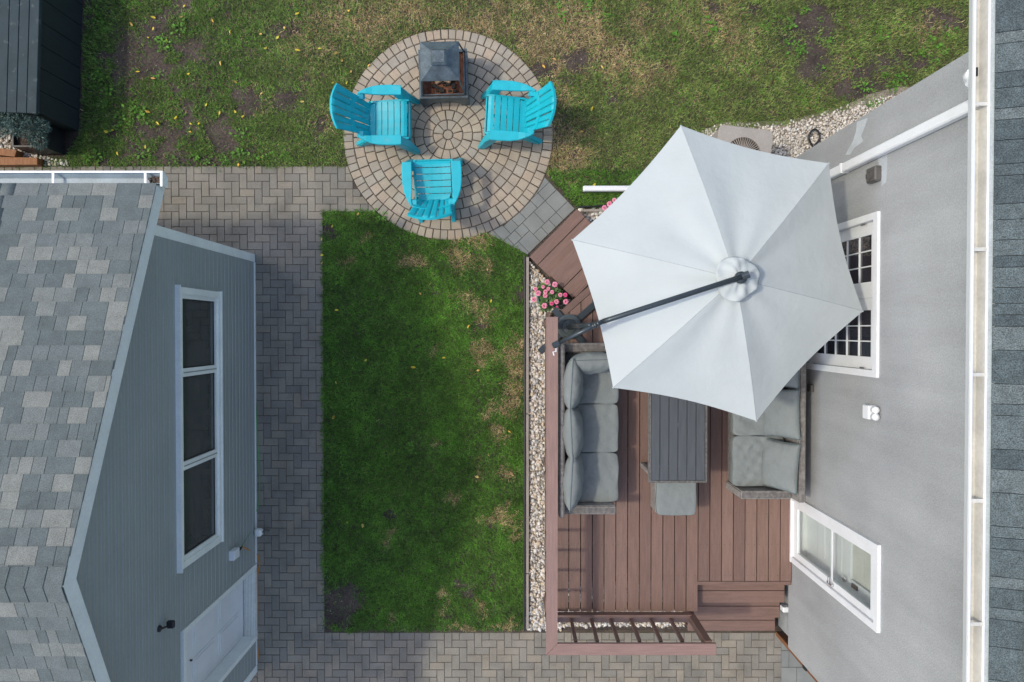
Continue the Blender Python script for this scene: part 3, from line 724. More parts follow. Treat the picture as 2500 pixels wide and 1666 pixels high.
MB().box(HX-.03, HX+.069, p.y-.035, p.y+.035, .30, .40, .006).build('cover', K['white'], t)
# fence post at the house corner
fp = thing('fence_post', 'brown stained fence boards standing against the house corner', 'fence', (3.72, -4.28, 0))
MB().box(3.695, 3.735, -4.27, -4.21, .0, 2.2).build('post', K['fence'], fp)
MB().box(3.737, 3.90, -4.245, -4.215, .05, .42).build('board', K['fence'], fp)
MB().box(3.675, 3.694, -4.262, -4.222, .92, 1.02).build('latch', K['black'], fp)

# ------------------------------------------------------------------ deck
DZ = .62; dk = thing('wooden_deck', 'reddish brown wooden deck with railing, side steps and angled corner steps', 'deck', (2, -1.5, 0))
DTH = .036
nA = P(1357, 770, DZ).xy; nB = P(1439, 697, DZ).xy; nd = (nB-nA).normalized(); nn = Vector((nd.y, -nd.x))  # keep side towards lower right
DTOP = .97; DF = -3.675
def board(name, poly_or, z, parent, m, along=None, th=DTH, b=.004):
    """board with its long side on local Y"""
    pl = [Vector(p[:2]) for p in poly_or]; c = sum(pl, Vector((0,0)))/len(pl)
    a = (along or Vector((0,1))).normalized(); ang = math.atan2(-a.x, a.y); Rm = Matrix.Rotation(-ang, 2)
    mb = MB(); mb.prism([Rm @ (p-c) for p in pl], -th, 0, b); me = mesh(name, mb.v, mb.f)
    return place(name, me, m, parent, (c.x, c.y, z+random.uniform(-.0012,.0012)), (0, 0, ang))
k = -2
while True:
    xa = .743+.1535*k; xb = xa+.1535; k += 1
    if xa > 3.60: break
    a, b = max(xa+.0055, .47), min(xb-.0055, 3.652)
    yb_ = DF if xb < 2.45 else -3.275
    pl = clip([(a, yb_), (b, yb_), (b, DTOP), (a, DTOP)], [(nA + nn*.09, nn)])
    if pl: board('deck_board', pl, DZ, dk, K['deck'])
L_ = (nB-nA).length
dend = nA + nd*((DTOP-nA.y)/nd.y)
board('nosing', [nA+nn*.0-nd*.06, dend, dend+nn*.083, nA+nn*.083-nd*.06], DZ, dk, K['deck'], nd)
board('nosing', [(2.415, -3.28), (3.652, -3.28), (3.652, -3.325), (2.415, -3.325)], DZ, dk, K['deck'], Vector((1,0)), .06)
board('rim_joist', [(2.385, -3.67), (2.42, -3.67), (2.42, -3.326), (2.385, -3.326)], DZ-.0375, dk, K['deck'], None, .5)
board('rim_joist', [(.47, -3.665), (2.384, -3.665), (2.384, -3.63), (.47, -3.63)], DZ-.0375, dk, K['deck'], Vector((1,0)), .16)
board('rim_joist', [(.472, -3.62), (.50, -3.62), (.50, .25), (.472, .25)], DZ-.0375, dk, K['deck'], None, .5)
# shadowed framing under the boards
for yy in np.arange(-3.2, .9, .41): board('joist', clip([(.51, yy-.02), (3.64, yy-.02), (3.64, yy+.02), (.51, yy+.02)], [(nA+nn*.1, nn)]), DZ-.0385, dk, K['deck'], Vector((1,0)), .18)
scw = MB()
for yy in list(np.arange(-3.2, .9, .41))+[-3.64]:
    for k in range(-1, 20):
        for q in (.035, .118):
            xx = .743+.1535*k+q
            if xx > 3.63 or xx < .5 or (yy < -3.3 and xx > 2.4) or (Vector((xx, yy))-nA).dot(nn) < .12: continue
            scw.add([(xx+.0045*math.cos(a), yy+.0045*math.sin(a)+.006*math.sin(9*xx), DZ+.0022) for a in (0, 1.05, 2.09, 3.14, 4.19, 5.24)], [(0,1,2,3,4,5)])
o = scw.build('deck_screws', K['black'], dk); o['kind'] = 'stuff'
# side steps
for z, yb_, ya_ in ((.46, -3.62, -3.326), (.30, -3.89, -3.60), (.14, -4.14, -3.87)):
    ymid = (ya_+yb_)/2 + .012
    for a, b in ((yb_, ymid-.004), (ymid+.004, ya_)): board('tread_board', [(2.43, a), (3.632, a), (3.632, b), (2.43, b)], z, dk, K['deck'], Vector((1,0)))
    board('riser', [(2.44, yb_+.02), (3.62, yb_+.02), (3.62, yb_+.04), (2.44, yb_+.04)], z-.0375, dk, K['deck'], Vector((1,0)), .115)
# angled corner steps
S0 = P(1293, 627, .21).xy; S1 = P(1409, 510.5, .21).xy; sd = (S1-S0).normalized(); sn = Vector((sd.y, -sd.x)); sl_ = (S1-S0).length
for z, o0, o1 in ((.21, 0, .152), (.21, .161, .395), (.42, .36, .615), (.42, .624, .80)):
    board('step_board', [S0+sn*o0, S0+sd*sl_+sn*o0, S0+sd*sl_+sn*o1, S0+sn*o1], z, dk, K['deck'], sd)
for z, o0 in ((.172, .02), (.382, .38), (.58, .80)):
    board('riser', [S0+sn*o0+sd*.02, S0+sd*(sl_-.02)+sn*o0, S0+sd*(sl_-.02)+sn*(o0+.02), S0+sn*(o0+.02)+sd*.02], z, dk, K['deck'], sd, .16)
# railing
RZ = 1.47; rx0, rx1 = .404, .5395; ry0 = P(1348, 774, RZ).y; ryb = P(1348, 1600, RZ).y; ryi = ryb+.137; rxe = P(1749, 1590, RZ).x
board('top_rail', [(rx0, ryb), (rx1, ryi), (rx1, ry0), (rx0, ry0)], RZ, dk, K['rail'])
board('top_rail', [(rx0+.003, ryb), (rxe, ryb), (rxe, ryi), (rx1+.002, ryi)], RZ, dk, K['rail'], Vector((1,0)))
board('rail_apron', [(.45, ryi), (.488, ryi), (.488, ry0-.01), (.45, ry0-.01)], RZ-.0375, dk, K['deck'], None, .085)
board('rail_apron', [(.50, ryb+.05), (rxe-.03, ryb+.05), (rxe-.03, ryb+.088), (.50, ryb+.088)], RZ-.0375, dk, K['deck'], Vector((1,0)), .085)
board('bottom_rail', [(.425, ryi), (.465, ryi), (.465, ry0-.02), (.425, ry0-.02)], .74, dk, K['deck'], None, .085)
board('bottom_rail', [(.50, -3.775), (2.33, -3.775), (2.33, -3.69), (.50, -3.69)], .72, dk, K['deck'], Vector((1,0)), .04)
board('bottom_apron', [(.47, -3.689), (2.33, -3.689), (2.33, -3.676), (.47, -3.676)], .725, dk, K['deck'], Vector((1,0)), .1)
bm_ = MB().box(-.02, .02, -.02, .02, 0, .62, .003); bme = mesh('baluster', bm_.v, bm_.f)
for x in (.768, 1.027, 1.28, 1.538, 1.795, 2.052): place('baluster', bme, K['deck'], dk, (x, -3.74, .7215))
yy = ryi+.05
while yy < ry0-.1: place('baluster', bme, K['deck'], dk, (.445, yy, .7415)); yy += .264
for x, y in ((.482, ryb+.09), (2.34, -3.735), (.482, ry0-.06), (.482, -1.8)):
    MB().box(x-.044, x+.044, y-.044, y+.044, .02, RZ-.0375, .004).build('rail_post', K['deck'], dk)

# ------------------------------------------------------------------ cushions
def sgrid(n):
    """surface grid of a unit cube as (verts, faces)"""
    key = {}; vs = []; fs = []
    def vid(p):
        p = tuple(round(c, 5) for c in p)
        if p not in key: key[p] = len(vs); vs.append(p)
        return key[p]
    t = [-1+2*i/n for i in range(n+1)]
    for ax in range(3):
        for s in (-1, 1):
            for i in range(n):
                for j in range(n):
                    q = []
                    for a, b in ((t[i],t[j]),(t[i+1],t[j]),(t[i+1],t[j+1]),(t[i],t[j+1])):
                        p = [a, b]; p.insert(ax, s); q.append(vid(p))
                    fs.append(tuple(q))
    return vs, fs
SGV, SGF = sgrid(28)
def cushion(name, c, s, parent, e=7, puff=.25, seed=0, M=None, m='cushion', wr=.006):
    rr = random.Random(seed); ph = [rr.uniform(0, 6.28) for _ in range(6)]; fr = [rr.uniform(3, 9) for _ in range(6)]
    cr = [(rr.uniform(-.7,.7), rr.uniform(-.7,.7), rr.uniform(0, 3.14), rr.uniform(.15,.45), rr.uniform(.5, 1)) for _ in range(9)]
    vs = []
    for x, y, z in SGV:
        q = (abs(x)**e + abs(y)**e + abs(z)**e)**(1/e); X, Y, Z = x/q, y/q, z/q
        f = 1 - puff*(max(abs(X), abs(Y))**4)
        Z *= f
        wv = sum(math.sin(fr[k]*(X*math.cos(ph[k])+Y*math.sin(ph[k]))*2 + ph[k]) for k in range(6))/6
        dent = 0
        if z > .9:
            for cx_, cy_, ca_, cl_, cs_ in cr:
                dx_, dy_ = X-cx_, Y-cy_; al = dx_*math.cos(ca_)+dy_*math.sin(ca_); pe = -dx_*math.sin(ca_)+dy_*math.cos(ca_)+.12*al*al
                if abs(al) < cl_: dent += cs_*wr*1.1*(1-(al/cl_)**2)*(math.exp(-(pe/.05)**2)-.6*math.exp(-((pe-.1)/.06)**2))
        X *= 1+.012*math.sin(ph[0]+5*Y); Y *= 1+.012*math.sin(ph[1]+5*X)
        v = Vector((X*s[0]/2, Y*s[1]/2, Z*s[2]/2 + wr*wv*(1 if z > 0 else 0)*2 - dent))
        if M is not None: v = M @ v
        vs.append(v + Vector(c))
    b = MB(); b.add(vs, SGF); o = b.build(name, K[m], parent, smooth=True)
    # piping round the upper edge
    pts = []
    for i in range(41):
        q = 2*math.pi*i/40; cx, cy = math.cos(q), math.sin(q); r_ = 1/((abs(cx)**e+abs(cy)**e)**(1/e))
        v = Vector((cx*r_*s[0]/2*.985, cy*r_*s[1]/2*.985, s[2]/2*(1-puff)*.62))
        if M is not None: v = M @ v
        pts.append(v + Vector(c))
    MB().tube(pts, .0045, 5, False).build('piping', K['piping'], o)
    return o
def pillow(name, c, w_, h_, t_, parent, M, seed=0):
    """lens shaped back pillow, faces +-local Z, M turns it"""
    rr = random.Random(seed); n = 26; ph = rr.uniform(0, 6)
    g_ = lambda a: max(0, 1-abs(a)**2.6)**.62
    vs = []; fs = []; idx = {}
    for s in (1, -1):
        for i in range(n+1):
            for j in range(n+1):
                a, b = -1+2*i/n, -1+2*j/n
                edge = i in (0, n) or j in (0, n)
                if s == -1 and edge: idx[s, i, j] = idx[1, i, j]; continue
                pin = 1-.05*(1-b*b)*abs(a)**3; pin2 = 1-.05*(1-a*a)*abs(b)**3
                z_ = t_/2*g_(a)*g_(b)*(1+.07*math.sin(7*a+ph)*math.sin(6*b-ph)) + (0 if edge else .004 + .006*max(abs(a), abs(b))**3*math.sin(ph+23*(a if abs(b) > abs(a) else b)+3*math.sin(5*a*b+ph)))
                idx[s, i, j] = len(vs); vs.append(Vector((a*w_/2*pin, b*h_/2*pin2, s*z_)))
    for s in (1, -1):
        for i in range(n):
            for j in range(n): fs.append((idx[s,i,j], idx[s,i+1,j], idx[s,i+1,j+1], idx[s,i,j+1]))
    b = MB(); b.add([Vector(c) + M @ v for v in vs], fs); o = b.build(name, K['cushion'], parent, smooth=True)
    ring = [idx[1,i,0] for i in range(n+1)] + [idx[1,n,j] for j in range(1,n+1)] + [idx[1,i,n] for i in range(n-1,-1,-1)] + [idx[1,0,j] for j in range(n-1,-1,-1)]
    MB().tube([Vector(c) + M @ vs[k] for k in ring], .005, 5, False).build('piping', K['piping'], o)
    return o
def basis(xa, ya):
    x = Vector(xa).normalized(); y = Vector(ya).normalized(); z = x.cross(y).normalized(); y = z.cross(x)
    return Matrix((x, y, z)).transposed()

# ------------------------------------------------------------------ sofa along the railing
Z0 = DZ+.003
sf = thing('sofa', 'long wicker sofa with grey cushions along the deck railing', 'sofa', (.9, -1.2, Z0))
sx0, sx1, sy0, sy1 = .56, 1.268, -2.235, -.155; AT = 1.24; BT = 1.41
b = MB(); b.box(sx0+.02, sx1-.02, sy0+.11, sy1-.11, Z0+.05, .945, .01); b.build('seat_base', K['wicker'], sf)
b = MB(); b.box(sx0, sx0+.07, sy0+.0, sy1-.0, Z0+.05, BT, .022); b.build('backrest', K['wicker'], sf)
for a, c in ((sy0, sy0+.105), (sy1-.105, sy1)): MB().box(sx0+.072, sx1, a, c, Z0+.03, AT, .018).build('armrest', K['wicker'], sf)
for x in (sx0+.04, sx1-.05):
    for y in (sy0+.05, sy1-.05): MB().box(x-.025, x+.025, y-.025, y+.025, Z0, Z0+.05).build('leg', K['wicker'], sf)
for i, (a, c) in enumerate(((-.903, -.262), (-1.507, -.905), (-2.125, -1.509))): cushion('seat_cushion', ((.655+1.305)/2+.01, (a+c)/2, 1.01), (.66, c-a, .14), sf, 12, .07, seed=i)
for i, (a, c, tw) in enumerate(((-.935, -.335, .06), (-1.53, -.90, -.05), (-2.12, -1.47, .05))):
    Mx = basis((tw, 1, 0), (-.16, 0, 1)); pillow('back_pillow', (.735, (a+c)/2, 1.29), c-a+.02, .50, .235, sf, Mx, 5+i)
Mx = basis((1, .03, 0), (0, .22, 1)); pillow('arm_pillow', (.97, -.39, 1.29), .60, .46, .24, sf, Mx, 9)

# ------------------------------------------------------------------ sofa against the house
lv = thing('sofa', 'wicker sofa with grey cushions against the house wall, half under the umbrella', 'sofa', (3.1, -1, Z0))
lx0, lx1, ly0, ly1 = 2.775, 3.50, -2.05, .03
MB().box(lx0+.02, lx1-.02, ly0+.11, ly1-.11, Z0+.05, .945, .01).build('seat_base', K['wicker'], lv)
MB().box(lx1-.095, lx1, ly0, ly1, Z0+.05, BT, .022).build('backrest', K['wicker'], lv)
for a, c in ((ly0, ly0+.105), (ly1-.105, ly1)): MB().box(lx0, lx1-.097, a, c, Z0+.03, AT, .018).build('armrest', K['wicker'], lv)
for x in (lx0+.04, lx1-.05):
    for y in (ly0+.05, ly1-.05): MB().box(x-.025, x+.025, y-.025, y+.025, Z0, Z0+.05).build('leg', K['wicker'], lv)
for i, (a, c) in enumerate(((-1.93, -1.302), (-1.298, -.675), (-.671, -.09))): cushion('seat_cushion', (3.055, (a+c)/2, 1.01), (.64, c-a, .14), lv, 12, .08, seed=20+i, wr=.009)
for i, (a, c, tw, dx) in enumerate(((-1.94, -1.32, .07, -.01), (-1.31, -.69, -.03, 0), (-.67, -.09, .03, 0))):
    Mx = basis((tw, 1, 0), (.62, 0, 1)); pillow('back_pillow', (3.255+dx, (a+c)/2, 1.245), .60, .52, .18, lv, Mx, 30+i)

# ------------------------------------------------------------------ table
tb = thing('patio_table', 'slatted dark grey patio table with pale wicker edge on the deck', 'table', (2.0, -1.13, Z0))
tx0, tx1, ty0, ty1 = 1.648, 2.352, -1.832, -.43; TZ = 1.30
fr = MB()
fr.box(tx0, tx0+.024, ty0, ty1, TZ-.07, TZ); fr.box(tx1-.024, tx1, ty0, ty1, TZ-.07, TZ); fr.box(tx0+.0245, tx1-.0245, ty0, ty0+.024, TZ-.07, TZ); fr.box(tx0+.0245, tx1-.0245, ty1-.024, ty1, TZ-.07, TZ)
fr.build('edge_frame', K['wicker_pale'], tb)
MB().box(tx0+.026, tx1-.026, ty0+.2, ty1-.2, TZ-.065, TZ-.045).build('under_frame', K['slat'], tb)
sw = (tx1-tx0-.052)/6
for i in range(6):
    a = tx0+.026+i*sw
    MB().box(a+.0035, a+sw-.0035, ty0+.026, ty1-.026, TZ-.026, TZ-.003, .002).build('slat', K['slat'], tb)
MB().lathe([(.028,0),(.028,.004),(.022,.004),(.022,.001)], ((tx0+tx1)/2, (ty0+ty1)/2, TZ-.003), 16).build('umbrella_hole', K['slat'], tb)
for sx, x in ((1, tx0+.05), (-1, tx1-.05)):
    for sy, y in ((1, ty0+.09), (-1, ty1-.09)):
        MB().box(x-.03, x+.03, y-.03, y+.03, Z0, TZ-.071, .008).build('leg', K['wicker'], tb)
for y in (ty0+.09, ty1-.09): MB().box(tx0+.081, tx1-.081, y-.02, y+.02, Z0+.06, Z0+.1).build('stretcher', K['wicker'], tb)
# ------------------------------------------------------------------ ottoman
ot = thing('ottoman', 'wicker ottoman with grey cushion pushed under the table end', 'ottoman', (2.05, -2.06, Z0))
ox0, ox1, oy0, oy1 = 1.80, 2.285, -2.29, -1.80
MB().box(ox0, ox1, oy0, oy1, Z0+.03, .965, .014).build('base', K['wicker'], ot)
cushion('seat_cushion', ((ox0+ox1)/2, (oy0+oy1)/2, 1.015), (ox1-ox0+.01, oy1-oy0+.01, .1), ot, 10, .12, seed=50, wr=.002)
for x in (ox0+.03, ox1-.03):
    for y in (oy0+.03, oy1-.03): MB().box(x-.02, x+.02, y-.02, y+.02, Z0, Z0+.03).build('leg', K['black'], ot)

# ------------------------------------------------------------------ umbrella
bx = P(1390, 798, DZ+.1); bX, bY = bx.x, bx.y
um = thing('cantilever_umbrella', 'large pale grey hexagonal cantilever umbrella shading the deck', 'umbrella', (bX, bY, Z0))
RIM = 2.70; hub = P(1797, 681, 3.25)
cor = [P(u, v, RIM) for u, v in ((1662.6,307.4),(2022.8,399.4),(2106.4,760),(1846.7,1027.8),(1497,946.7),(1397.4,586))]
hubp = Vector((hub.x, hub.y, 3.25))
for i in range(6):
    a, b = cor[i], cor[(i+1) % 6]; n1, n2 = 18, 14; vs = []; fs = []
    for r_ in range(n1+1):
        t_ = .055 + (1-.055)*r_/n1
        for q in range(n2+1):
            s_ = q/n2; e = a.lerp(b, s_)
            e = e + (hubp.xy.to_3d()+Vector((0,0,RIM))-e).normalized()*(4*s_*(1-s_))*.045        # scalloped hem
            p_ = hubp.lerp(e, t_)
            p_.z += .035*math.sin(math.pi*t_)*(.65+.35*abs(2*s_-1)) - (4*s_*(1-s_))*.022*t_ 
            p_.z += .014*math.cos(2*math.pi*s_*1.5+i)*math.sin(math.pi*min(1, t_*1.05))*4*s_*(1-s_)
            vs.append(p_)
    for r_ in range(n1):
        for q in range(n2): fs.append((r_*(n2+1)+q, r_*(n2+1)+q+1, (r_+1)*(n2+1)+q+1, (r_+1)*(n2+1)+q))
    mb = MB(); mb.add(vs, fs); o = mb.build('canopy_panel', K['canopy'], um, smooth=True)
    sharp_rim(o); so_ = o.modifiers.new('thick', 'SOLIDIFY'); so_.thickness = .003
    rib = MB(); pr = []
    for k in range(13):
        t_ = .06+.94*k/12; p_ = hubp.lerp(a, t_); p_.z += .035*math.sin(math.pi*t_); pr.append(p_)
    rib.tube([p_-Vector((0,0,.014)) for p_ in pr], .009, 6); rib.build('rib', K['umb_metal'], um)
    MB().tube([p_+Vector((0,0,.0015)) for p_ in pr], .0032, 5).build('seam', K['seam'], um)
    tp = MB(); tp.box(-.018, .008, -.008, .008, -.01, .004, .003); d = (a-hubp); ang = math.atan2(d.y, d.x); tp.xf(Matrix.Translation(a+Vector((0,0,.0))) @ Matrix.Rotation(ang, 4, 'Z')); tp.build('rib_tip', K['canopy'], um)
# wrinkled vent cap
vs = []; fs = []; n1, n2 = 10, 48
for r_ in range(n1+1):
    t_ = .14+.86*r_/n1
    for q in range(n2):
        an = 2*math.pi*q/n2; rad = .205*t_*(1+.05*math.sin(3*an+1)*t_)
        z_ = 3.345 - .075*t_**1.6 + .022*t_*math.sin(5*an + 2.2*math.sin(an) + 5*t_) + .008*math.sin(11*an-6*t_)*t_
        vs.append((hubp.x+rad*math.cos(an), hubp.y+rad*math.sin(an), z_))
for r_ in range(n1):
    for q in range(n2): l = (q+1) % n2; fs.append((r_*n2+q, r_*n2+l, (r_+1)*n2+l, (r_+1)*n2+q))
o = MB().add(vs, fs).build('vent_cap', K['canopy'], um, smooth=True); o.modifiers.new('thick', 'SOLIDIFY').thickness = .003
MB().lathe([(.02,-.35),(.02,.05),(.055,.06),(.055,.10),(.03,.115),(.004,.12)], (hubp.x, hubp.y, 3.30), 16).build('hub', K['umb_metal'], um, smooth=True)
mtop = Vector((bX, bY, 3.0)); h2 = Vector((hubp.x+.03, hubp.y+.015, 3.42)); bd = (h2-mtop).normalized()
tail = P(1358, 841, 2.86)
bend = Vector((bX+.12, bY+.035, 3.055))
MB().tube([tail, bend], .021, 12).build('boom_tail', K['umb_metal'], um, smooth=True)
MB().tube([bend, bend.lerp(h2, .06), h2], .025, 14).build('boom', K['umb_metal'], um, smooth=True)
for t_ in (0, .02, .05): 
    p_ = tail.lerp(bend, .80+t_*2); q_ = tail.lerp(bend, .82+t_*2); MB().tube([p_, q_], .027, 12).build('clamp_ring', K['umb_metal'], um)
MB().tube([h2+Vector((-.03,-.01,-.01)), h2+Vector((.03,.012,.005))], .034, 12).build('boom_end', K['umb_metal'], um)
MB().tube([h2, (hubp.x, hubp.y, 3.40)], .016, 8).build('hanger', K['umb_metal'], um)
tb_ = MB(); tb_.box(-.04, .04, -.03, .03, -.045, .045, .012); dd = (tail-bend); tb_.xf(Matrix.Translation(tail) @ Matrix.Rotation(math.atan2(dd.y, dd.x), 4, 'Z')); tb_.build('crank_housing', K['umb_metal'], um)
MB().tube([tail+Vector((.0,-.03,-.02)), tail+Vector((.0,-.07,-.02)), tail+Vector((-.03,-.075,-.02)), tail+Vector((-.02,-.11,-.02))], .007, 6).build('crank_handle', K['white'], um)
MB().tube([(bX, bY, Z0+.1), (bX, bY, 1.8), (bX+.005, bY, 3.0)], [.026, .026, .022], 14).build('mast', K['umb_metal'], um, smooth=True)
MB().tube([(bX, bY, 2.2), bend.lerp(h2, .12)+Vector((0,0,-.01))], .012, 8).build('strut', K['umb_metal'], um)
base = MB(); base.lathe([(.16,.055),(.16,.085),(.135,.10),(.10,.10),(.098,.09),(.088,.09),(.086,.105),(.04,.108),(.032,.16),(.028,.2)], (bX, bY, Z0), 32); base.build('base_turret', K['canvas_dark'], um)
for k in range(6): an = k*math.pi/3+.3; MB().lathe([(.006,0),(.006,.006)], (bX+.063*math.cos(an), bY+.063*math.sin(an), Z0+.106), 8).build('bolt', K['black'], um)
for an, ln in ((R(41), .62), (R(221), .50), (R(131), .30), (R(311), .40)):
    lg = MB(); lg.box(.05, ln, -.042, .042, .0, .05, .006); lg.xf(Matrix.Translation((bX, bY, Z0)) @ Matrix.Rotation(an, 4, 'Z')); lg.build('base_leg', K['umb_metal'], um)

# ------------------------------------------------------------------ adirondack chairs (front towards local +Y)
def make_chair():
    t = thing('adirondack_chair', 'x', 'chair', (0, 0, 0), 0, 'teal chairs round the fire pit', local=True)
    def seat_z(y): s = (y+.17)/.50; return .285+.085*s + .015*math.sin(math.pi*s*1.0) - max(0, y-.26)**2*6
    # seat slats
    ys = [-.17+i*.083 for i in range(7)]
    for i in range(6):
        a, b = ys[i], ys[i+1]-.009
        if i == 0: hw0, hw1 = .20, .225
        else: hw0 = hw1 = .235
        vs = []
        for y, h in ((a, hw0), ((a+b)/2, (hw0+hw1)/2), (b, hw1)):
            z_ = seat_z(y)
            for x in (-h, -h*.5, 0, h*.5, h): vs.append((x, y - (.03*(1-(x/h)**2) if i == 0 and y == a else 0), z_ + .012*(x/h)**2))
        fs = [(r_*5+c, r_*5+c+1, r_*5+c+6, r_*5+c+5) for r_ in range(2) for c in range(4)]
        o = MB().add(vs, fs).build('seat_slat', K['teal'], t); o.modifiers.new('t', 'SOLIDIFY').thickness = .018
    # waterfall apron
    b = MB(); b.box(-.245, .245, .335, .362, .19, .335, .01); b.build('front_apron', K['teal'], t)
    b = MB(); b.box(-.02, .02, -.15, .33, .255, .272); 
    b = MB(); b.add([(-.02,-.16,.262),(.02,-.16,.262),(.02,.33,.335),(-.02,.33,.335),(-.02,-.16,.24),(.02,-.16,.24),(.02,.33,.31),(-.02,.33,.31)], [(0,1,2,3),(4,5,6,7),(0,1,5,4),(1,2,6,5),(2,3,7,6),(3,0,4,7)]); b.build('seat_rib', K['teal'], t)
    # side rails of the seat
    for s in (-1, 1):
        b = MB(); b.add([(s*.25+dx, y, z_) for dx in (-.012, .012) for y, z_ in ((-.40, .0), (-.33, .0), (-.12, .20), (.33, .27), (.35, .37), (.25, .385), (-.16, .30), (-.24, .24))],
              [tuple(range(8)), tuple(range(8, 16))] + [(i, (i+1) % 8, 8+(i+1) % 8, 8+i) for i in range(8)]); b.build('side_rail', K['teal'], t)
        # front leg, raked forward, broad
        b = MB()
        top = [(s*.27, .15), (s*.375, .15), (s*.375, .275), (s*.27, .275)]; bot = [(s*.315, .37), (s*.375, .37), (s*.375, .455), (s*.315, .455)]
        mid = [(s*.26, .22), (s*.36, .22), (s*.36, .36), (s*.26, .36)]
        b.add([(*p, .525) for p in top] + [(*p, .30) for p in mid] + [(*p, .0) for p in bot], [(0,1,2,3), (8,9,10,11)] + [(r_*4+i, r_*4+(i+1) % 4, r_*4+4+(i+1) % 4, r_*4+4+i) for r_ in (0, 1) for i in range(4)])
        bev(b.build('front_leg', K['teal'], t), .01)
        # arm: curved paddle narrowing to the back
        sec = [(.275,.262,.385),(.15,.262,.392),(0,.262,.388),(-.10,.266,.372),(-.18,.272,.345),(-.24,.275,.318),(-.285,.262,.290)]
        vs = []; fs = []
        for y, xi, xo in sec:
            z_ = .555 + (.01 if y < -.1 else 0)
            for x, zz in ((xi, z_-.03), (xi, z_-.003), (xi+.006, z_), (xo-.010, z_), (xo, z_-.006), (xo, z_-.03)): vs.append((s*x, y, zz))
        n = 6
        for r_ in range(len(sec)-1):
            for c in range(n): fs.append((r_*n+c, r_*n+(c+1) % n, (r_+1)*n+(c+1) % n, (r_+1)*n+c))
        fs += [tuple(range(n)), tuple(range((len(sec)-1)*n, len(sec)*n))]
        MB().add(vs, fs).build('armrest', K['teal'], t)
        b = MB(); b.add([(s*x, y, z_) for y, z_ in ((-.30, .548), (-.22, .548), (-.20, .515), (-.29, .515)) for x in (.21, .29)], [(0,1,3,2),(2,3,5,4),(4,5,7,6),(6,7,1,0),(0,2,4,6),(1,3,5,7)]); b.build('arm_bracket', K['teal'], t)
        b = MB(); b.add([(s*x, y, z_) for x in (.20, .25) for y, z_ in ((-.19, .32), (-.12, .24), (-.36, .0), (-.43, .0))], [(0,1,2,3),(4,5,6,7),(0,1,5,4),(1,2,6,5),(2,3,7,6),(3,0,4,7)]); b.build('rear_leg', K['teal'], t)
    # fan back
    def bp(s, w_):                              # s across -1..1, w up 0..1
        hw = .205+.075*w_; x = s*hw; y = -.17-.36*w_ + .065*s*s*(.4+.6*w_); z_ = .275+.66*w_ - .05*s*s*w_**3 + (.02*w_)
        return Vector((x, y, z_))
    n = 6
    for i in range(n):
        g_ = .036
        s0, s1 = -1+2*i/n+(g_ if i else 0)*.5, -1+2*(i+1)/n-(g_ if i < n-1 else 0)*.5
        vs = [bp(s0+(s1-s0)*q/3, .0+r_/10) for r_ in range(11) for q in range(4)]
        fs = [(r_*4+q, r_*4+q+1, r_*4+q+5, r_*4+q+4) for r_ in range(10) for q in range(3)]
        o = MB().add(vs, fs).build('back_slat', K['teal'], t, smooth=True); o.modifiers.new('t', 'SOLIDIFY').thickness = .014
    for w0, w1, d in ((.0, .07, .004), (.45, .545, .008), (.94, 1.0, .006)):
        vs = []
        for w_ in (w0, w1):
            for q in range(17):
                p_ = bp(-1+2*q/16, w_); vs += [p_ + Vector((0, d, d*.6)), p_ - Vector((0, .02, .01))]
        m_ = 34; fs = []
        for q in range(16):
            a = q*2; fs += [(a, a+2, m_+a+2, m_+a), (a+1, a+3, m_+a+3, m_+a+1), (a, a+1, a+3, a+2), (m_+a, m_+a+1, m_+a+3, m_+a+2)]
        fs += [(0, 1, m_+1, m_), (32, 33, m_+33, m_+32)]
        MB().add(vs, fs).build('back_band', K['teal'], t)
    return t
ch = make_chair()
spots = [((950,294), -90, 'teal plastic chair left of the fire pit with its back over the grass'),
         ((1236,284), 87, 'teal plastic chair right of the fire pit'),
         ((1059,441), 1.5, 'teal plastic chair below the fire pit nearest the lower lawn')]
for i, ((u, v), ang, lab) in enumerate(spots):
    c = ch if i == 0 else copy_tree(ch)
    p = P(u, v, .33); a = R(ang); off = Matrix.Rotation(a, 2) @ Vector((0, .08))
    c.location = (p.x-off.x, p.y-off.y, .009); c.rotation_euler = (0, 0, a); c['label'] = lab

# ------------------------------------------------------------------ fire pit
FP = Vector((-.92, 3.435, .008)); fpit = thing('fire_pit', 'square black steel fire pit with pyramid hood on the round paving', 'fire pit', FP, R(1.5), local=True)
hw = .325; TZ_ = .32
def plate(name, x0, x1, y0, y1, z0, z1, m='fire_black', b=.0): return MB().box(x0, x1, y0, y1, z0, z1, b).build(name, K[m], fpit)
b = MB()
for x0, x1, y0, y1 in ((-hw, hw, -hw, -hw+.025), (-hw, hw, hw-.025, hw), (-hw, -hw+.025, -hw+.026, hw-.026), (hw-.025, hw, -hw+.026, hw-.026)): b.box(x0, x1, y0, y1, TZ_-.03, TZ_)
b.build('rim', K['fire_black'], fpit)
for s in (-1, 1):
    for ax, e in ((1, 0), (0, .013)):
        q = hw-e; pts = [(-q,0), (-hw+.10,0), (-hw+.12,.08), (-hw+.19,.145), (hw-.19,.145), (hw-.12,.08), (hw-.10,0), (q,0), (q,TZ_-.031), (-q,TZ_-.031)]
        MB().extr(pts, ax, s*hw-(.012 if s > 0 else 0), s*hw+(.012 if s < 0 else 0)).build('skirt_panel', K['fire_black'], fpit)
plate('fire_bowl', -.285, .285, -.285, .285, .12, .135, 'rust')
b = MB(); i0, i1 = .285, .20
